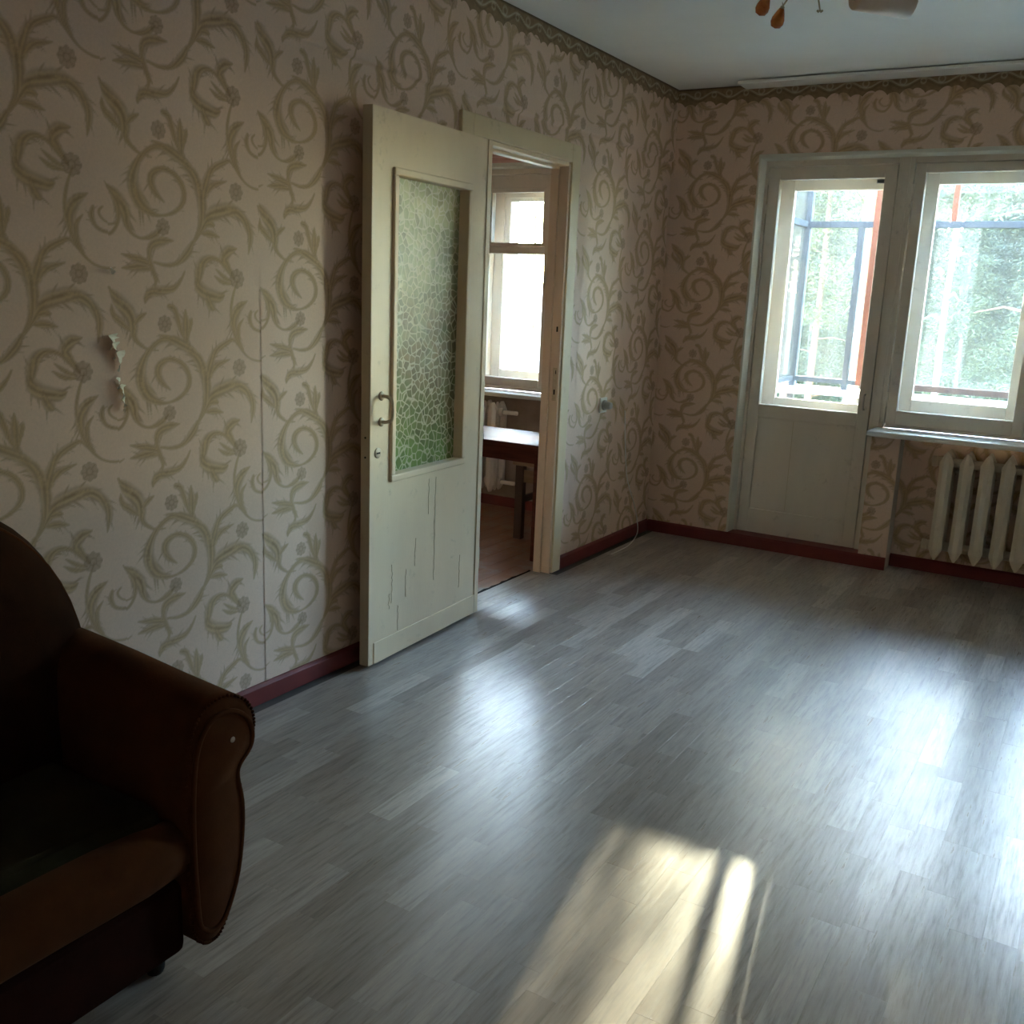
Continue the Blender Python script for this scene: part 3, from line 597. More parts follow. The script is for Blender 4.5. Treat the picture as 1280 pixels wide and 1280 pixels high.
for z in (.86, .79): MB().lathe([(.004, 0), (.004, .001), (0, .001)], (LW+.001, -.02, z), (1, 0, 0), 10).build('latch_bolt_hole', 'black', leaf)
for z in (.25, 1.72): MB().tube([(-.007, -.004, z-.045), (-.007, -.004, z+.045)], .006, 10).build('hinge', 'painted_metal', leaf, smooth=True)

# ------------------------------------------------------------------ balcony door and window
def frame4(mb, x0, x1, z0, z1, wl_, wr, wt, wb_, y0, y1):
    mb.box(x0, x0+wl_, y0, y1, z0, z1); mb.box(x1-wr, x1, y0, y1, z0, z1)
    mb.box(x0+wl_, x1-wr, y0, y1, z1-wt, z1); mb.box(x0+wl_, x1-wr, y0, y1, z0, z0+wb_); return mb
bd = empty('door_1', (BX0, .1, 0)); S(bd, 'white painted double balcony door, glazed above a plain panel', 'balcony door')
child(MB().box(BX0+.002, BX0+.030, .085, .30, .065, BZ), 'frame_post', 'sash', bd, bev=.002)
child(MB().box(BX0+.030, 1.207, .085, .30, 2.094, BZ), 'frame_head', 'sash', bd, bev=.002)
child(MB().box(1.207, 1.283, .088, .30, .064, BZ), 'mullion_post', 'sash', bd, bev=.003)
child(MB().box(1.226, 1.262, .078, .088, .755, BZ-.01), 'mullion_cover_strip', 'sash', bd, bev=.003)
il = empty('inner_leaf'); il.parent = bd; il.matrix_parent_inverse = Matrix.Translation((-BX0, -.1, 0)); il['label'] = 'inner leaf of the balcony door'
frame4(MB(), .537, 1.203, .068, 2.089, .060, .062, .063, .14, .095, .140).box(.597, 1.141, .095, .140, .74, .812).build('stiles_and_rails', 'sash', il, bev=.003)
MB().box(.595, 1.143, .108, .128, .20, .745).build('lower_panel', 'sash', il)
MB().box(.602, 1.136, .1245-.018, .110, .214, .732).build('raised_field', 'sash', il, bev=.0015)
MB().box(.8, .803, .1055, .1068, .22, .73).build('panel_crack', 'paint_dark', il)
MB().box(.597, 1.141, .116, .119, .812, 2.026).build('pane', 'glass', il)
MB().tube([tuple(p) for p in catmull([(1.172, .095, .915), (1.172, .072, .91), (1.172, .066, .875), (1.172, .072, .84), (1.172, .095, .835)], 5)], .005, 8).build('handle', 'metal', il, smooth=True)
st = MB().box(1.100, 1.138, .1135, .1155, 2.000, 2.022).build('sticker', M['grey_plastic'], il); st['label'] = 'small dark label in the corner of the pane'
MB().box(1.103, 1.135, .1125, .1137, 2.004, 2.018).build('sticker_field', 'board_dark', st)
for z in (1.95, 1.80): MB().box(.5345, .5375, .088, .096, z-.05, z+.05).build('hinge', 'painted_metal', il)
ol = empty('outer_leaf'); ol.parent = bd; ol.matrix_parent_inverse = Matrix.Translation((-BX0, -.1, 0)); ol['label'] = 'outer leaf of the balcony door'
frame4(MB(), .537, 1.203, .068, 2.089, .110, .090, .107, .778, .222, .262).build('stiles_and_rails', 'sash', ol, bev=.003)
MB().box(.645, 1.115, .240, .243, .844, 1.984).build('pane', 'glass', ol)
child(MB().box(.531, .5365, .140, .222, .066, 2.094), 'lining', 'sash', bd)
child(MB().box(1.2035, 1.207, .140, .222, .066, 2.094), 'lining', 'sash', bd)

wn1 = empty('window_1', (1.283, .1, .75)); S(wn1, 'white painted double window right of the balcony door, above the radiator', 'window')
child(MB().box(1.285, WX1, .088, .30, 2.094, BZ), 'frame_head', 'sash', wn1, bev=.002)
child(MB().box(1.285, WX1, .10, .30, .752, .768), 'frame_sill', 'sash', wn1, bev=.002)
child(MB().box(1.950, 2.022, .085, .30, .768, 2.094), 'mullion_post', 'sash', wn1, bev=.003)
child(MB().box(WX1-.028, WX1-.002, .085, .30, .768, 2.094), 'frame_post', 'sash', wn1, bev=.002)
for (x0, x1) in ((1.289, 1.946), (2.026, 3.018)):
    for nm, y0, y1, a, t_, b_ in (('inner_sash', .095, .140, .050, .045, .074), ('outer_sash', .222, .262, .098, .088, .128)):
        e = empty(nm); e.parent = wn1; e.matrix_parent_inverse = Matrix.Translation((-1.283, -.1, -.75))
        frame4(MB(), x0, x1, .770, 2.091, a, a, t_, b_, y0, y1).build('sash_frame', 'sash', e, bev=.003)
        MB().box(x0+a, x1-a, (y0+y1)/2-.0015, (y0+y1)/2+.0015, .770+b_, 2.091-t_).build('pane', 'glass', e)
        if nm == 'inner_sash':
            for z in (.90, 1.95): MB().tube([(x0-.002, y0-.004, z-.04), (x0-.002, y0-.004, z+.04)], .0055, 8).build('hinge', 'sash', e, smooth=True)
sill = MB().box(1.242, 3.15, -.12, .10, .722, .750).build('window_sill', 'sill', wn1, bev=.008, seg=3); sill.matrix_parent_inverse = Matrix.Translation((-1.283, -.1, -.75)); sill['label'] = 'white painted deep window sill board'
# reveals: plastered bevels inside the opening
S(MB().prism([(BX0-.002, -.006), (BX0+.012, -.006), (BX0+.016, .085), (BX0-.002, .085)], 'z', .068, BZ+.004).build('trim_4', 'reveal', bev=.004), 'whitewashed side reveal left of the balcony door', 'reveal')
S(MB().prism([(-.006, BZ+.010), (-.006, BZ-.010), (.085, BZ-.016), (.085, BZ+.002)], 'x', BX0-.002, WX1).build('trim_5', 'reveal', bev=.004), 'whitewashed head reveal over the balcony door and window', 'reveal')

# ------------------------------------------------------------------ radiators
def radiator(name, x0, n, pitch, z0, z1, yc, mat, label):
    e = empty(name, (x0, yc, z0)); tag(e, label, 'radiator'); h = z1-z0; w = pitch*.43
    proto = None
    for i in range(n):
        if proto is None:
            m = MB()
            # front column: slim hexagonal bar with pointed ends, then rear column, then hubs
            for (yy, dy, ww) in ((-.055, .028, w), (.0, .018, w*.6), (.055, .028, w)):
                sec = [(-ww*.75, -dy*.5), (-ww*.28, -dy), (ww*.28, -dy), (ww*.75, -dy*.5), (ww*.75, dy*.5), (ww*.28, dy), (-ww*.28, dy), (-ww*.75, dy*.5)]
                rings = []
                for (t, k) in ((0, .15), (.020, .55), (.055, 1.04), (.11, 1), (h-.11, 1), (h-.055, 1.04), (h-.020, .55), (h, .15)):
                    rings.append([(a*k, yy+bb*(.55+.45*min(k, 1)), t) for a, bb in sec])
                m.loft(rings)
            for z in (.062, h-.062):
                m.lathe([(.024, -pitch*.5), (.024, pitch*.5)], (0, 0, z), (1, 0, 0), 14)
                m.box(-w*.55, w*.55, -.055, .055, z-.020, z+.020)
            proto = m.build('radiator_section', mat, e, bev=.004); o = proto
        else: o = proto.copy(); COL.objects.link(o)
        o.location = (pitch*(i+.5), 0, 0)
    for z in (.062, h-.062): MB().lathe([(.017, -.03), (.028, -.028), (.028, -.006), (.022, 0)], (0, 0, z), (1, 0, 0), 8).build('end_plug', mat, e, bev=.001)
    for z in (.062, h-.062): MB().tube([(n*pitch, 0, z), (n*pitch+.10, 0, z)], .013, 10).build('supply_pipe', mat, e, smooth=True)
    MB().box(pitch*.9, pitch*1.1, 0, .07, h*.80, h*.82).build('wall_hook', mat, e)
    return e
radiator('cast_iron_radiator', 1.585, 11, .0955, .105, .672, .045, 'radiator', 'beige enamelled cast iron radiator in the niche under the living room window')

# ------------------------------------------------------------------ kitchen seen through the doorway
S(box('floor_kitchen', 'joint', -3, -.085, -3.4, .02, -.07, -.012), 'worn brown painted board floor of the kitchen', 'floor')
kf = bpy.data.objects['floor_kitchen']; x = -.0865; me0 = None
rr = random.Random(5)
while x > -2.95:
    o = MB().box(x-.108, x-.001, -3.4, .02, -.012, -.003).build('floor_board', 'k_floor', kf, bev=.001) if me0 is None else None
    if me0 is None: me0 = o; xo = x
    else: o = me0.copy(); COL.objects.link(o); o.location.x = x-xo
    x -= .109
S(box('wall_kitchen_left', 'cream_plaster', -3.1, -3, -3.4, 0, 0, H), 'far side wall of the kitchen', 'wall')
S(box('wall_kitchen_front', 'cream_plaster', -3.1, -.08, -3.5, -3.4, 0, H), 'kitchen wall opposite its window', 'wall')
KX0, KX1 = -1.36, -.34
kb = MB().box(-3.1, KX0, 0, .4, 0, H).box(KX1, -.08, 0, .4, 0, H).box(KX0, KX1, 0, .4, BZ, H).box(KX0, KX1, 0, .4, 0, .72).build('wall_kitchen_back', 'cream_plaster')
S(kb, 'kitchen window wall with pinkish paper above the window', 'wall')
MB().box(-3, -.081, -.003, 0, BZ+.012, H).build('pink_paper_band', 'k_paper', kb)
MB().box(-3, -.081, -.003, 0, .0, .722).build('lower_paper', 'k_paper_low', kb)
MB().box(-3, KX0, -.003, 0, .722, BZ+.012).build('side_paper', 'k_paper', kb)
wn2 = empty('window_2', (KX0, .1, .75)); S(wn2, 'kitchen window with a small opening vent pane, seen through the doorway', 'window')
PIm = Matrix.Translation((-KX0, -.1, -.75))
def wk(mb, name, mat, par=wn2, **k):
    o = mb.build(name, mat, par, **k)
    if par is wn2: o.matrix_parent_inverse = PIm
    return o
wk(frame4(MB(), KX0+.004, KX1-.004, .752, BZ, .055, .055, .045, .02, .085, .30), 'frame', 'sash', bev=.003)
wk(MB().prism([(-.006, BZ+.014), (-.006, BZ-.010), (.085, BZ-.014), (.085, BZ+.014)], 'x', KX0, KX1), 'head_reveal', 'reveal', bev=.004)
KM = -.80
for nm, y0, y1, a in (('inner_sash', .095, .140, .030), ('outer_sash', .222, .262, .072)):
    for (x0, x1, vent) in ((KX0+.060, KM-.02, True), (KM+.02, KX1-.060, False)):
        e = empty(nm); e.parent = wn2; e.matrix_parent_inverse = PIm
        z0, z1 = .775, 2.088
        m = frame4(MB(), x0, x1, z0, z1, a, a, a+.05, a+.022, y0, y1)
        if vent: m.box(x0+a, x1-a, y0, y1, 1.614, 1.656)
        wk(m, 'sash_frame', 'sash', e, bev=.003)
        if vent:
            wk(MB().box(x0+a, x1-a, (y0+y1)/2-.0015, (y0+y1)/2+.0015, z0+a+.022, 1.614), 'pane', 'glass', e)
            ve = MB(); frame4(ve, x0+a, x1-a, 1.658, z1-a-.05, .022+(.02 if y0 > .2 else 0), .022, .022, .022, y0+.004, y1-.004)
            vo_ = wk(ve, 'vent_frame', 'sash', e, bev=.002)
            wk(MB().box(x0+a+.022, x1-a-.022, (y0+y1)/2-.0015, (y0+y1)/2+.0015, 1.68, z1-a-.072), 'vent_pane', 'glass', e)
        else: wk(MB().box(x0+a, x1-a, (y0+y1)/2-.0015, (y0+y1)/2+.0015, z0+a+.022, z1-a-.05), 'pane', 'glass', e)
        if y0 < .1:
            for z in (1.55, 1.98, .9): wk(MB().tube([(x0-.002, y0-.004, z-.035), (x0-.002, y0-.004, z+.035)], .005, 8), 'hinge', 'painted_metal', e, smooth=True)
wk(MB().box(KM-.02, KM+.02, .088, .30, .772, 2.092), 'mullion_post', 'paint', bev=.003)
wk(MB().box(KX0-.05, KX1+.05, -.10, .10, .722, .748), 'window_sill', 'sill', bev=.006)
radiator('kitchen_radiator', -1.46, 5, .096, .115, .69, -.100, 'k_radiator', 'pinkish white radiator under the kitchen window, behind the table')
tb = empty('kitchen_table', (-.60, -.88, 0)); tag(tb, 'low dark cherry kitchen table with a glossy top in front of the kitchen window', 'table')
TB = Matrix.Translation((.60, .88, 0))
def kt(mb, name, mat, **k):
    o = mb.build(name, mat, tb, **k); o.matrix_parent_inverse = TB; return o
kt(MB().box(-1.12, -.12, -1.10, -.66, .595, .618), 'table_top', 'dark_wood', bev=.004)
kt(MB().box(-1.07, -.17, -1.06, -1.04, .515, .595), 'front_apron', 'dark_wood')
kt(MB().box(-1.07, -.17, -.72, -.70, .515, .595), 'rear_apron', 'dark_wood')
for (a, b_) in ((-1.09, -1.07), (-.19, -1.07), (-1.09, -.73), (-.19, -.73)):
    kt(MB().box(a, a+.042, b_, b_+.042, -.003, .595), 'leg', 'dark_wood', bev=.003)
stl = empty('kitchen_stool', (-.36, -.56, 0)); tag(stl, 'wooden kitchen stool with a birch seat and dark legs under the cherry table', 'stool')
ST = Matrix.Translation((.36, .56, 0))
def ks(mb, name, mat, **k):
    o = mb.build(name, mat, stl, **k); o.matrix_parent_inverse = ST; return o
ks(MB().box(-.53, -.19, -.72, -.39, .425, .452), 'seat', 'stool_wood', bev=.006)
for (a, b_) in ((-.515, -.705), (-.24, -.705), (-.515, -.44), (-.24, -.44)): ks(MB().box(a, a+.050, b_, b_+.040, -.003, .425), 'leg', 'stool_dark', bev=.003)
ks(MB().box(-.48, -.24, -.695, -.68, .33, .40), 'front_rail', 'stool_wood'); ks(MB().box(-.48, -.24, -.43, -.415, .33, .40), 'rear_rail', 'stool_dark')
ks(MB().box(-.507, -.492, -.67, -.44, .20, .24), 'side_stretcher', 'stool_dark')
S(MB().box(-2.95, -.081, -.018, -.003, -.003, .06).build('baseboard_kitchen', 'base'), 'dark red skirting under the kitchen window', 'baseboard')

# ------------------------------------------------------------------ socket, plug, cable
so_ = empty('wall_socket', (0, -.705, .812)); tag(so_, 'white square wall socket between the doorway and the room corner', 'socket')
MB().box(.0035, .012, -.040, .040, -.040, .040).build('cover_plate', 'white_plastic', so_, bev=.003)
MB().lathe([(.027, .0), (.027, .012), (.023, .012), (.021, .003), (0, .003)], (.011, .0, 0), (1, 0, 0), 24).build('round_well', 'grey_plastic', so_, smooth=False)
pl = MB().lathe([(.020, .0), (.020, .03), (.017, .042), (0, .044)], (.012, .0, 0), (1, 0, 0), 20).build('plug_adapter', 'grey_plastic'); pl.location = (.002, -.705, .812)
tag(pl, 'round grey plug adapter pushed into the white wall socket', 'plug')
cp = catmull([(.009, -.425, .76), (.009, -.415, .70), (.010, -.395, .57), (.016, -.352, .37), (.040, -.29, .22), (.055, -.262, .12), (.075, -.29, .045), (.090, -.42, .006), (.10, -.58, .004), (.098, -.68, .004)], 8)
tag(MB().tube([tuple(p) for p in cp], .0028, 8).build('loose_cable', 'cable', smooth=True), 'thin white cable hanging from the left wall and curling onto the floor near the corner', 'cable')

# ------------------------------------------------------------------ chandelier
ch = empty('chandelier', (1.37, -2.235, H)); tag(ch, 'bronze ceiling chandelier with frosted tube shades and amber glass drops', 'lamp')
MB().lathe([(0, -.001), (.065, -.001), (.068, -.012), (.05, -.03), (.018, -.04), (.012, -.055)], (0, 0, 0), (0, 0, 1), 24).build('canopy', 'brass', ch, smooth=True)
MB().lathe([(.009, -.05), (.009, -.11), (.026, -.125), (.038, -.15), (.026, -.175), (.010, -.19), (0, -.2)], (0, 0, 0), (0, 0, 1), 20).build('stem', 'brass', ch, smooth=True)
def arm(a, drop=-.205):
    ca, sa = math.cos(a), math.sin(a)
    pts = catmull([(.02*ca, .02*sa, -.145), (.05*ca, .05*sa, -.165), (.075*ca, .075*sa, drop+.008), (.10*ca, .10*sa, drop)], 5)
    ar = MB().tube([tuple(p) for p in pts], .006, 8).build('arm', 'brass', ch, smooth=True)
    c = (.09*ca, .09*sa, drop); d = (ca, sa, -.05)
    MB().lathe([(.016, 0), (.020, .01), (.020, .05), (.012, .055)], c, d, 16).build('lamp_cup', 'brass', ar, smooth=True)
    sh = MB().lathe([(.012, .035), (.044, .036), (.046, .040), (.047, .215), (.0445, .215), (.0435, .045), (.012, .042)], c, d, 28).build('glass_shade', 'frosted', ar, smooth=True)
    MB().lathe([(.013, .05), (.016, .08), (.016, .14), (.010, .165), (0, .17)], c, d, 14).build('bulb', 'white_plastic', ar, smooth=True)
for k in (42, 240, 300): arm(R(k))
def sprig(pts, end):
    t = MB().tube([tuple(p) for p in catmull(pts, 5)], .0028, 6).build('leafy_twig', 'brass', ch, smooth=True)
    p = V(pts[-1])
    if end == 'drop':
        d = (p-V(pts[-2])).normalized(); d = (d+V((0, 0, -.9))).normalized()
        MB().lathe([(.0, 0), (.006, .004), (.013, .018), (.0205, .038), (.021, .050), (.015, .062), (0, .067)], p, d, 16).build('amber_drop', 'amber', t, smooth=True)
        MB().lathe([(.002, -.002), (.007, .002), (.008, .010), (.0, .012)], p, d, 8).build('drop_cap', 'brass', t, smooth=True)
        for s in (-1, 1): MB().tube([tuple(p), tuple(p+V((.006*s, .008, .014)))], [.002, .0008], 6).build('thorn', 'brass', t)
    else:
        for k in range(5):
            a = k*1.26; q = p+V((.007*math.cos(a), .007*math.sin(a), -.004)); MB().lathe([(0, -.004), (.0042, 0), (0, .005)], q, (0, 0, 1), 7).build('bud', 'brass', t, smooth=True)
o0 = V((1.37, -2.235, H))
L_ = lambda *p: tuple(V(p)-o0)
sprig([(.0, .0, -.15), (-.08, .06, -.14), L_(1.245, -2.24, 2.325), L_(1.222, -2.235, 2.30)], 'drop')
sprig([(.0, .0, -.16), (-.05, .07, -.15), L_(1.285, -2.17, 2.325), L_(1.238, -2.135, 2.285)], 'drop')
sprig([(.0, .0, -.16), (-.03, .05, -.15), L_(1.352, -2.19, 2.32), L_(1.352, -2.125, 2.265)], 'bud')
sprig([(.0, .0, -.15), (.07, -.09, -.10), (.12, -.17, -.12), (.13, -.20, -.15)], 'drop')
sprig([(.0, .0, -.15), (-.02, -.12, -.10), (-.03, -.20, -.12), (-.03, -.24, -.15)], 'drop')
sprig([(.0, .0, -.15), (.09, .03, -.14), (.17, .02, -.17), (.20, .0, -.21)], 'bud')

# ------------------------------------------------------------------ armchair
acx, acy = .45, -4.60
ac = empty('armchair', (acx, acy, 0)); tag(ac, 'brown velvet armchair with scrolled arms and a domed back, against the left wall', 'armchair')
AC = Matrix.Translation((-acx, -acy, 0))
def ca_(mb, name, mat, par=ac, label=None, **k):
    o = mb.build(name, mat, par, **k)
    if par is ac: o.matrix_parent_inverse = AC
    if label: o['label'] = label
    return o
# outline of the arm's front in (y from the arm's middle, z)
AO = [(-.040, .085), (-.022, .078), (.005, .085), (.030, .125), (.055, .19), (.070, .28), (.072, .36), (.060, .425), (.066, .455), (.100, .485), (.108, .520), (.092, .562), (.050, .592), (.0, .594), (-.035, .570), (-.058, .52), (-.070, .42), (-.072, .30), (-.068, .20), (-.062, .115)]
ao = [tuple(p) for p in catmull(AO+[AO[0]], 3)][:-1]
def armrest(side):
    ym = acy+side*.405; rings = []
    for (x, k, dz) in ((.908, .90, 0), (.916, .80, 0), (.905, .985, 0), (.885, 1, 0), (.75, 1, .010), (.60, 1, .024), (.45, 1, .034), (.30, .98, .040), (.20, .9, .04)):
        cz = .33
        rings.append([(x, ym+side*a*k, cz+(z-cz)*(k if k < .97 else 1)+dz*max(0, (z-.3)/.3)) for a, z in ao])
    rings = [rings[1], rings[0]]+rings[2:]
    b_ = ca_(MB().loft(rings), 'armrest', 'velvet', smooth=True)
    fr = [[(.9085+.0035*(1-abs(q)), ym+side*(a*s_+.0), .33+(z-.33)*s_) for a, z in ao] for q, s_ in ((1, .80), (.3, .74), (0, .4))]
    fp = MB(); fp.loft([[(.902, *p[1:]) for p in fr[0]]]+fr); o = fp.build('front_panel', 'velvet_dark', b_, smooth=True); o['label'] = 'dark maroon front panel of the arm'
    loop = [(.914, ym+side*a*.86, .33+(z-.33)*.875) for a, z in ao]; o = MB().tube(loop+[loop[0], loop[1]], .0055, 7, cap=False).build('piping', 'velvet', b_, smooth=True)
    bm_ = MB(); n = len(ao)
    dn = [tuple(p) for p in catmull(AO+[AO[0]], 10)][:-1]
    for i in range(0, len(dn), 2):
        a, z = dn[i]; bm_.lathe([(0, -.0045), (.0045, 0), (0, .0045)], (.906, ym+side*a*.985, .33+(z-.33)*.985), (1, 0, 0), 5)
    o = bm_.build('beaded_trim', 'velvet', b_, smooth=True); o['kind'] = 'stuff'
    o = MB().lathe([(.007, 0), (.006, .003), (0, .0045)], (.9135, ym+side*.040, .50), (1, 0, 0), 12).build('stud', 'metal', b_, smooth=True); o['label'] = 'shiny metal stud'
armrest(1); armrest(-1)
# back: domed cushion
n = 56; rings = []
def dome(k, hw=.49, z0=.24, zt=.965, zc=.50, e=2.6):
    out = []
    for i in range(n):
        a = math.pi*2*i/n; c, s_ = math.cos(a), math.sin(a)
        ex = 2/e; yy = hw*math.copysign(abs(c)**ex, c); zz = (zt-zc)*abs(s_)**ex if s_ > 0 else -(zc-z0)*abs(s_)**.5
        out.append((yy*k, zc+zz*(1-(1-k)*1.0)))
    return out
for (x, k) in ((.10, .86), (.105, .93), (.13, .985), (.20, 1), (.32, 1), (.38, .985), (.43, .94), (.465, .85), (.485, .70), (.495, .4)):
    tilt = lambda z: -(z-.5)*.16
    rings.append([(x+tilt(z)+.03, acy+y_, z) for y_, z in dome(k)])
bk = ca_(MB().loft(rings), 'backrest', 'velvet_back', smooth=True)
pp = dome(.94); loop = [(.455-(z-.5)*.16, acy+y_, z) for y_, z in pp]; MB().tube([loop[i] for i in range(n)]+[loop[0]], .006, 6, cap=False).build('piping', 'velvet', bk, smooth=True)
for i, (yy, zz) in enumerate(((-.18, .74), (0, .76), (.18, .74), (-.09, .62), (.09, .62))):
    MB().lathe([(.014, 0), (.010, .006), (0, .008)], (.526-(zz-.5)*.16, acy+yy, zz), (1, 0, 0), 12).build('button', 'velvet_dark', bk, smooth=True)
# base, seat cushion and rolled seat front
ca_(MB().box(.17, .885, acy-.345, acy+.345, .075, .235), 'base_apron', 'velvet_dark', label='dark lower front of the armchair', bev=.02, seg=3)
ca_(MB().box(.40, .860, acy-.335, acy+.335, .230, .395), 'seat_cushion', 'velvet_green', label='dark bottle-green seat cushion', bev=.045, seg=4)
rg = []
for yk in np.linspace(-.338, .338, 9):
    e_ = 1-.18*(abs(yk)/.338)**6
    rg.append([(.862+.058*math.cos(a)*e_, acy+yk, .300+.068*math.sin(a)*e_+.010*(1-(yk/.338)**2)) for a in [2*math.pi*q/18 for q in range(18)]])
ca_(MB().loft(rg), 'seat_front_roll', 'velvet', label='rust-brown rolled front edge of the seat', smooth=True)
for sx in (.24, .80):
    for sy in (-.33, .33): ca_(MB().lathe([(.016, .0005), (.020, .01), (.024, .07), (.026, .08)], (sx, acy+sy, 0), (0, 0, 1), 12), 'foot', 'black', smooth=True)

# ------------------------------------------------------------------ balcony
bs = box('balcony_slab', 'concrete', .28, 3.5, .4, 1.36, -.14, -.02); S(bs, 'concrete balcony floor slab outside the window wall', 'balcony')
bal = empty('balcony_glazing', (.47, 1.2, 0)); S(bal, 'old glazed balcony enclosure of grey and red-brown wooden bars outside the window', 'balcony glazing')
BL = Matrix.Translation((-.47, -1.2, 0))
def bb(x0, x1, y0, y1, z0, z1, name, mat, **k):
    o = MB().box(x0, x1, y0, y1, z0, z1).build(name, mat, bal, **k); o.matrix_parent_inverse = BL; return o
Y0, Y1 = 1.18, 1.225
bb(.447, .489, Y0, Y1+.01, .84, 2.36, 'corner_post', 'grey_frame', bev=.003)
bb(.489, 3.3, Y0, Y1, 1.857, 1.895, 'transom', 'grey_frame', bev=.002)
bb(.489, .90, Y0, Y1, .878, .908, 'bottom_rail', 'grey_frame', bev=.002)
bb(.905, 3.3, Y0, Y1, .872, .908, 'bottom_rail', 'brown_frame', bev=.002)
bb(.489, 3.3, Y0, Y1, 2.31, 2.36, 'top_rail', 'grey_frame', bev=.002)
bb(.792, .829, Y0+.002, Y1-.002, .84, 1.857, 'middle_post', 'grey_frame', bev=.002)
bb(.880, .926, Y0-.002, Y1-.004, .878, 2.31, 'red_post', 'red_frame', bev=.002)['label'] = 'thin red-brown post'
bb(1.324, 1.355, Y0, Y1, 1.895, 2.31, 'upper_divider', 'red_frame', bev=.002)
bb(2.02, 2.06, Y0, Y1, .84, 2.31, 'post', 'brown_frame', bev=.002); bb(2.62, 2.65, Y0, Y1, 1.895, 2.31, 'upper_divider', 'red_frame', bev=.002); bb(3.26, 3.3, Y0, Y1, .84, 2.36, 'corner_post', 'grey_frame', bev=.003)
for x in (.447, 3.27):
    bb(x, x+.03, .42, Y0, 1.857, 1.895, 'side_transom', 'grey_frame', bev=.002); bb(x, x+.03, .42, Y0, .878, .908, 'side_rail', 'grey_frame', bev=.002)
    bb(x, x+.03, .42, Y0, 2.31, 2.36, 'side_top_rail', 'grey_frame'); bb(x, x+.03, .78, .81, .878, 2.31, 'side_post', 'brown_frame', bev=.002); bb(x, x+.03, .40, .43, .878, 2.31, 'side_post', 'grey_frame', bev=.002)
for (x0, x1) in ((.489, .797), (.827, .880), (.926, 2.02), (2.06, 3.26)): bb(x0, x1, 1.20, 1.203, .908, 1.857, 'pane', 'dirty_glass')
for (x0, x1) in ((.489, .880), (.926, 1.324), (1.355, 2.02), (2.06, 2.62), (2.65, 3.26)): bb(x0, x1, 1.20, 1.203, 1.895, 2.31, 'upper_pane', 'dirty_glass')
for (a, b_) in ((.43, .78), (.81, 1.18)):
    bb(.460, .463, a, b_, .908, 1.857, 'pane', 'dirty_glass'); bb(.460, .463, a, b_, 1.895, 2.31, 'upper_pane', 'dirty_glass')
lg = MB().prism([(.36, 1.0), (.56, 1.0), (.62, 1.08), (3.36, 1.08), (3.36, 1.34), (.36, 1.34)], 'z', .806, .842).build('railing_ledge', 'ledge', bal, bev=.004); lg.matrix_parent_inverse = BL; lg['label'] = 'white painted ledge board on the balcony railing'
bb(.447, .489, Y0, Y1, -.02, .806, 'railing_post', 'grey_frame'); bb(2.02, 2.06, Y0, Y1, -.02, .806, 'railing_post', 'grey_frame'); bb(3.26, 3.3, Y0, Y1, -.02, .806, 'railing_post', 'grey_frame')
for (x0, x1) in ((1.235, 1.335), (1.47, 1.615), (1.74, 1.88), (2.12, 2.26), (2.4, 2.6), (2.75, 2.95)): bb(x0, x1, 1.21, 1.23, .55, .800, 'parapet_board', 'board_dark')
bb(.40, 3.3, 1.21, 1.225, -.02, .60, 'lower_parapet', 'board_dark')

# ------------------------------------------------------------------ ground and trees
def gz(x, y): return -6+3.4*(1/(1+math.exp(-(y-32)/6)))+ .055*max(0, y-40)+.25*math.sin(x*.3+y*.17)
m = MB(); nx, ny = 40, 46; xs = np.linspace(-95, 75, nx); ys = .4+(np.linspace(0, 1, ny)**1.5)*140
m.add([(x, y, gz(x, y)) for y in ys for x in xs], [(j*nx+i, j*nx+i+1, (j+1)*nx+i+1, (j+1)*nx+i) for j in range(ny-1) for i in range(nx-1)])
S(m.build('ground', 'ground', smooth=True), 'pale dry forest ground rising behind the house', 'ground')
def crown_mesh(r_, zs, rad, nclump, per, size, droop=.0):
    m = MB(); vs = []; fs = []
    for c in range(nclump):
        t = (c+.5)/nclump; z = zs[0]+(zs[1]-zs[0])*t+r_.uniform(-.2, .2); rr_ = rad(t); a = c*2.4+r_.uniform(-.3, .3); d = rr_*r_.uniform(.35, 1)
        cx, cy = d*math.cos(a), d*math.sin(a); cs = .35+rr_*.30
        for k in range(per):
            p = V((cx+r_.gauss(0, cs*.5), cy+r_.gauss(0, cs*.5), z+r_.gauss(0, cs*.28)-droop*d)); u = V((r_.gauss(0, 1), r_.gauss(0, 1), r_.gauss(0, .6))).normalized()
            w = u.cross(V((r_.gauss(0, 1), r_.gauss(0, 1), r_.gauss(0, 1)))).normalized(); s = size*r_.uniform(.6, 1.3); i = len(vs)
            vs += [tuple(p-u*s), tuple(p+w*s*.20), tuple(p+u*s), tuple(p-w*s*.20)]; fs.append((i, i+1, i+2, i+3))
    m.add(vs, fs); return m
def trunk_mb(r_, h, r0_, lean=.02, branches=8, zb=3., blen=1.6):
    m = MB(); pts = [(lean*h*(i/8)+r_.uniform(-.03, .03), r_.uniform(-.03, .03), h*i/8-.3) for i in range(9)]
    m.tube(pts, [r0_*(1-.75*i/8) for i in range(9)], 8)
    for b_ in range(branches):
        z = zb+(h*.95-zb)*(b_+r_.random())/branches; a = b_*2.4; L = blen*(1-.5*z/h)*r_.uniform(.6, 1.1); x0_ = lean*z
        m.tube([(x0_, 0, z), (x0_+L*.5*math.cos(a), L*.5*math.sin(a), z+.10), (x0_+L*math.cos(a), L*math.sin(a), z-.02)], [.035, .022, .008], 5)
    return m
protos = []
rt = random.Random(3)
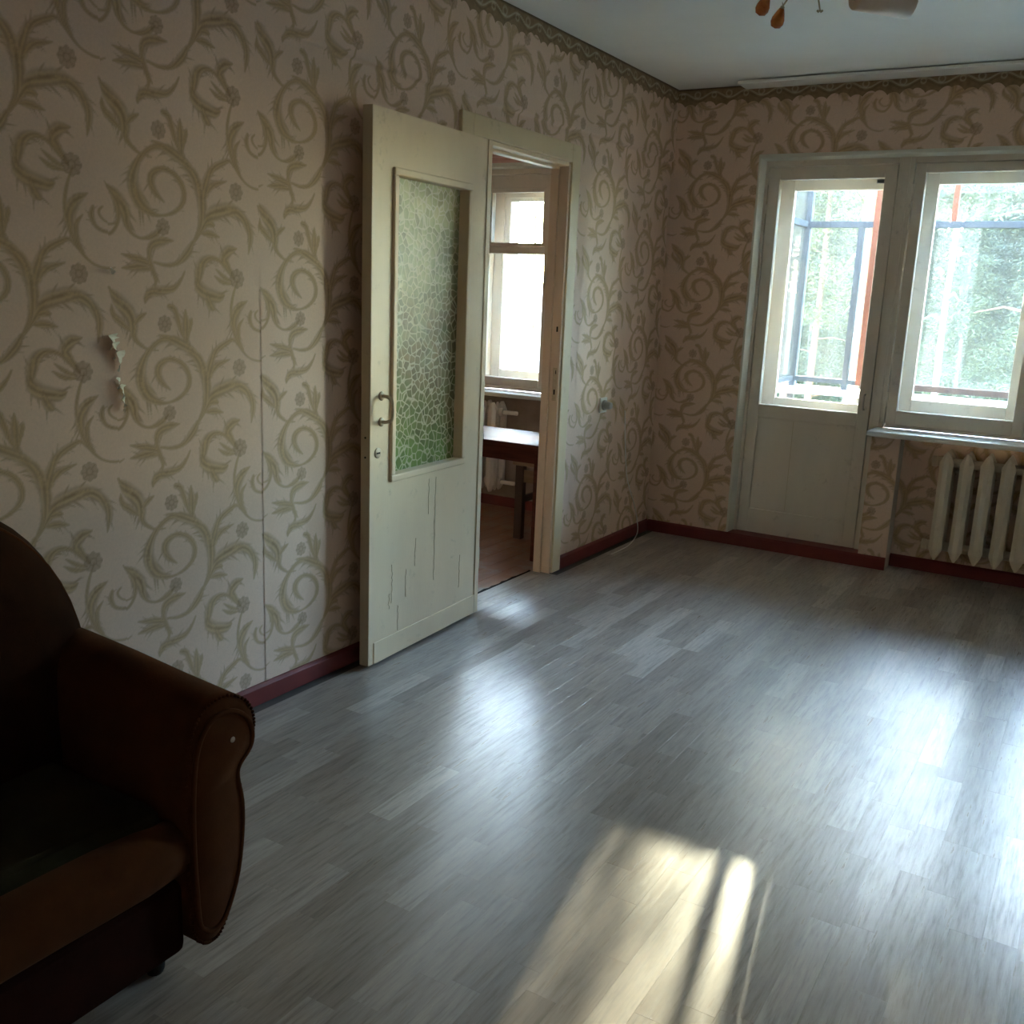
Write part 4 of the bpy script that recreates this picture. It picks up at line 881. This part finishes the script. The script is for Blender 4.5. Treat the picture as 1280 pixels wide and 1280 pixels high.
def proto(name, h, r0_, zs, rad, nclump, per, size, nm, bk_, br, zb, bl_, droop=0):
    e = empty(name); t = trunk_mb(rt, h, r0_, rt.uniform(-.02, .02), br, zb, bl_).build('trunk', bk_, e, smooth=True)
    f = crown_mesh(rt, zs, rad, nclump, per, size, droop).build('foliage', nm, e, fix=False); f['kind'] = 'stuff'; return e
pine = lambda t: 2.3*math.sin(math.pi*(.15+.8*t))+.3
protos.append(('pine_tree', proto('pine_tree', 17, .17, (7.5, 17.2), pine, 46, 420, .10, 'needles', 'bark', 12, 3.5, 2.0)))
protos.append(('pine_tree', proto('pine_tree', 15, .13, (5.5, 15.2), lambda t: 1.9*math.sin(math.pi*(.2+.75*t))+.2, 40, 380, .10, 'needles', 'bark', 14, 2.2, 1.8)))
protos.append(('spruce_tree', proto('spruce_tree', 13, .14, (1.4, 13.2), lambda t: 2.3*(1-t)+.15, 70, 420, .10, 'needles_blue', 'grey_bark', 10, 1.2, 1.4, .28)))
protos.append(('bare_tree', proto('bare_tree', 11, .08, (4.5, 10.8), lambda t: 1.6*math.sin(math.pi*(.15+.7*t)), 22, 26, .12, 'dry_leaves', 'grey_bark', 22, 2.0, 2.0)))
used = [False]*4
LAB = {'pine_tree': ('green pine with a pinkish bare trunk standing in the wood behind the house', 'pines in the wood behind the balcony'),
       'spruce_tree': ('bluish spruce with branches down to the ground in the wood behind the house', 'spruces in the wood behind the balcony'),
       'bare_tree': ('thin grey leafless tree with a few dry leaves in the wood behind the house', 'bare trees in the wood behind the balcony')}
PLACED = []; RAD = [2.4, 2.0, 2.3, 1.6, 2.0, 2.8, .7, .5]
def tree(k, x, y, sc_=1., rz=0, label=None):
    nm, p = protos[k]
    if not label:      # keep crowns apart: step back into the wood until there is room
        for _ in range(9):
            if all(math.hypot(x-a, y-b_) > .36*(RAD[k]*sc_+c) for a, b_, c in PLACED): break
            y += 1.6; x -= .35
        else: return None
    PLACED.append((x, y, RAD[k]*sc_))
    if not used[k]: o = p; used[k] = True
    else: o = copy_tree(p)
    o.location = (x, y, gz(x, y)); o.rotation_euler = (0, 0, rz); o.scale = (sc_, sc_, sc_)
    tag(o, label or LAB[nm][0], 'tree', None if label else LAB[nm][1]); return o
protos.append(('pine_tree', proto('pine_tree', 12.3, .16, (9.6, 12.5), lambda t: 1.75*math.sin(math.pi*(.3+.6*t))**.4, 70, 900, .075, 'needles', 'bark', 9, 6, 1.9, .05)))
protos.append(('pine_tree', proto('pine_tree', 23, .2, (14.2, 23), lambda t: 2.6*math.sin(math.pi*(.2+.75*t))+.3, 70, 90, .26, 'needles', 'bark', 5, 14.5, 2.0)))
protos.append(('spruce_tree', proto('spruce_tree', 11.6, .09, (8.6, 11.7), lambda t: .66*max(0, 1-t)**.25, 60, 420, .07, 'needles_blue', 'grey_bark', 6, 5, .9, .1)))
protos.append(('bare_tree', proto('bare_tree', 10.6, .085, (8.6, 10.8), lambda t: .20, 18, 60, .07, 'dry_leaves', 'grey_bark', 16, 6.0, .35)))
used += [False]*4
tree(6, -.33, 12.5, 1, .4, 'slim young spruce left of the bushy pine, seen past the window mullion')
tree(4, 1.05, 14.0, 1, .4, 'bushy-topped pine nearest the house, seen through the left sash of the main window')
tree(4, 3.6, 15.8, 1.0, 1.4)
tree(7, -1.0, 9.6, 1, 2.0, 'thin bare tree close to the balcony, seen through the balcony door')
for (x_, y_) in ((-2.9, 19), (-5.0, 20.5), (-6.6, 23), (-3.4, 26)): tree(5, x_, y_, 1, x_)  # pines with unseen crowns, added to dim the sky reflected on the floor
for (x_, y_) in ((-9.6, 14.2),): tree(5, x_, y_, 1, x_)  # tall pine added to dim the kitchen window's reflection on the floor
for i in range(24):
    y = 16+i*1.1; az = 7+(i*15.7) % 39; tree((0, 2, 1, 0, 2)[i % 5], 2+y*math.tan(R(az))*.8, y, 1.05, i*1.3)  # unseen trees added to cut the low light reaching the left wall
# young spruces that stay below the low sun's line
for i in range(34):
    y = 19+(i*7.3) % 22; az = -25+(i*9.1) % 25; x = 1.5+y*math.tan(R(az)); tree(2, x, y, min(1., (y*.20+.9-gz(x, y))/13.2)*(.8+.2*((i*5) % 7)/7), i*1.7)

r_ = random.Random(12)
for i in range(46):
    y = 17+i*1.45+r_.uniform(-1, 1); az = r_.uniform(-27, 4) if i % 7 else r_.uniform(-48, -27); y += 0 if az > -27 else 26
    x = 1.6+y*math.tan(R(az)); k = r_.choice((0, 0, 1, 1, 2, 3))
    if -13 < az < 1: y = 36+y*.5; x = 1.6+y*math.tan(R(az)); k = (1, 2, 3)[i % 3]
    # leave the sun's own line open above the roofline of the wood
    tree(k, x, y, r_.uniform(.8, 1.1), r_.uniform(0, 6))
def bush_mb(r_, w, h, n): 
    m = MB(); vs = []; fs = []
    for k in range(n):
        p = V((r_.gauss(0, w), r_.gauss(0, w*.7), abs(r_.gauss(0, h)))); u = V((r_.gauss(0, 1), r_.gauss(0, 1), r_.gauss(0, 1))).normalized(); q = u.cross(V((1, .3, .2))).normalized(); s = r_.uniform(.08, .2); i = len(vs)
        vs += [tuple(p-u*s), tuple(p+q*s*.4), tuple(p+u*s), tuple(p-q*s*.4)]; fs.append((i, i+1, i+2, i+3))
    return m.add(vs, fs)
bp = bush_mb(rt, .9, .8, 500).build('dry_bush', 'dry_leaves', fix=False); first = True
for i in range(22):
    y = 24+r_.uniform(0, 34); x = 1.6+y*math.tan(R(r_.uniform(-44, 0))); o = bp if first else bp.copy()
    if not first: COL.objects.link(o)
    first = False; o.location = (x, y, gz(x, y)); o.rotation_euler.z = r_.uniform(0, 6); s = r_.uniform(.7, 1.3); o.scale = (s, s, s)
    tag(o, 'straw-coloured undergrowth bush on the slope behind the house', 'bush', 'dry bushes on the forest slope')
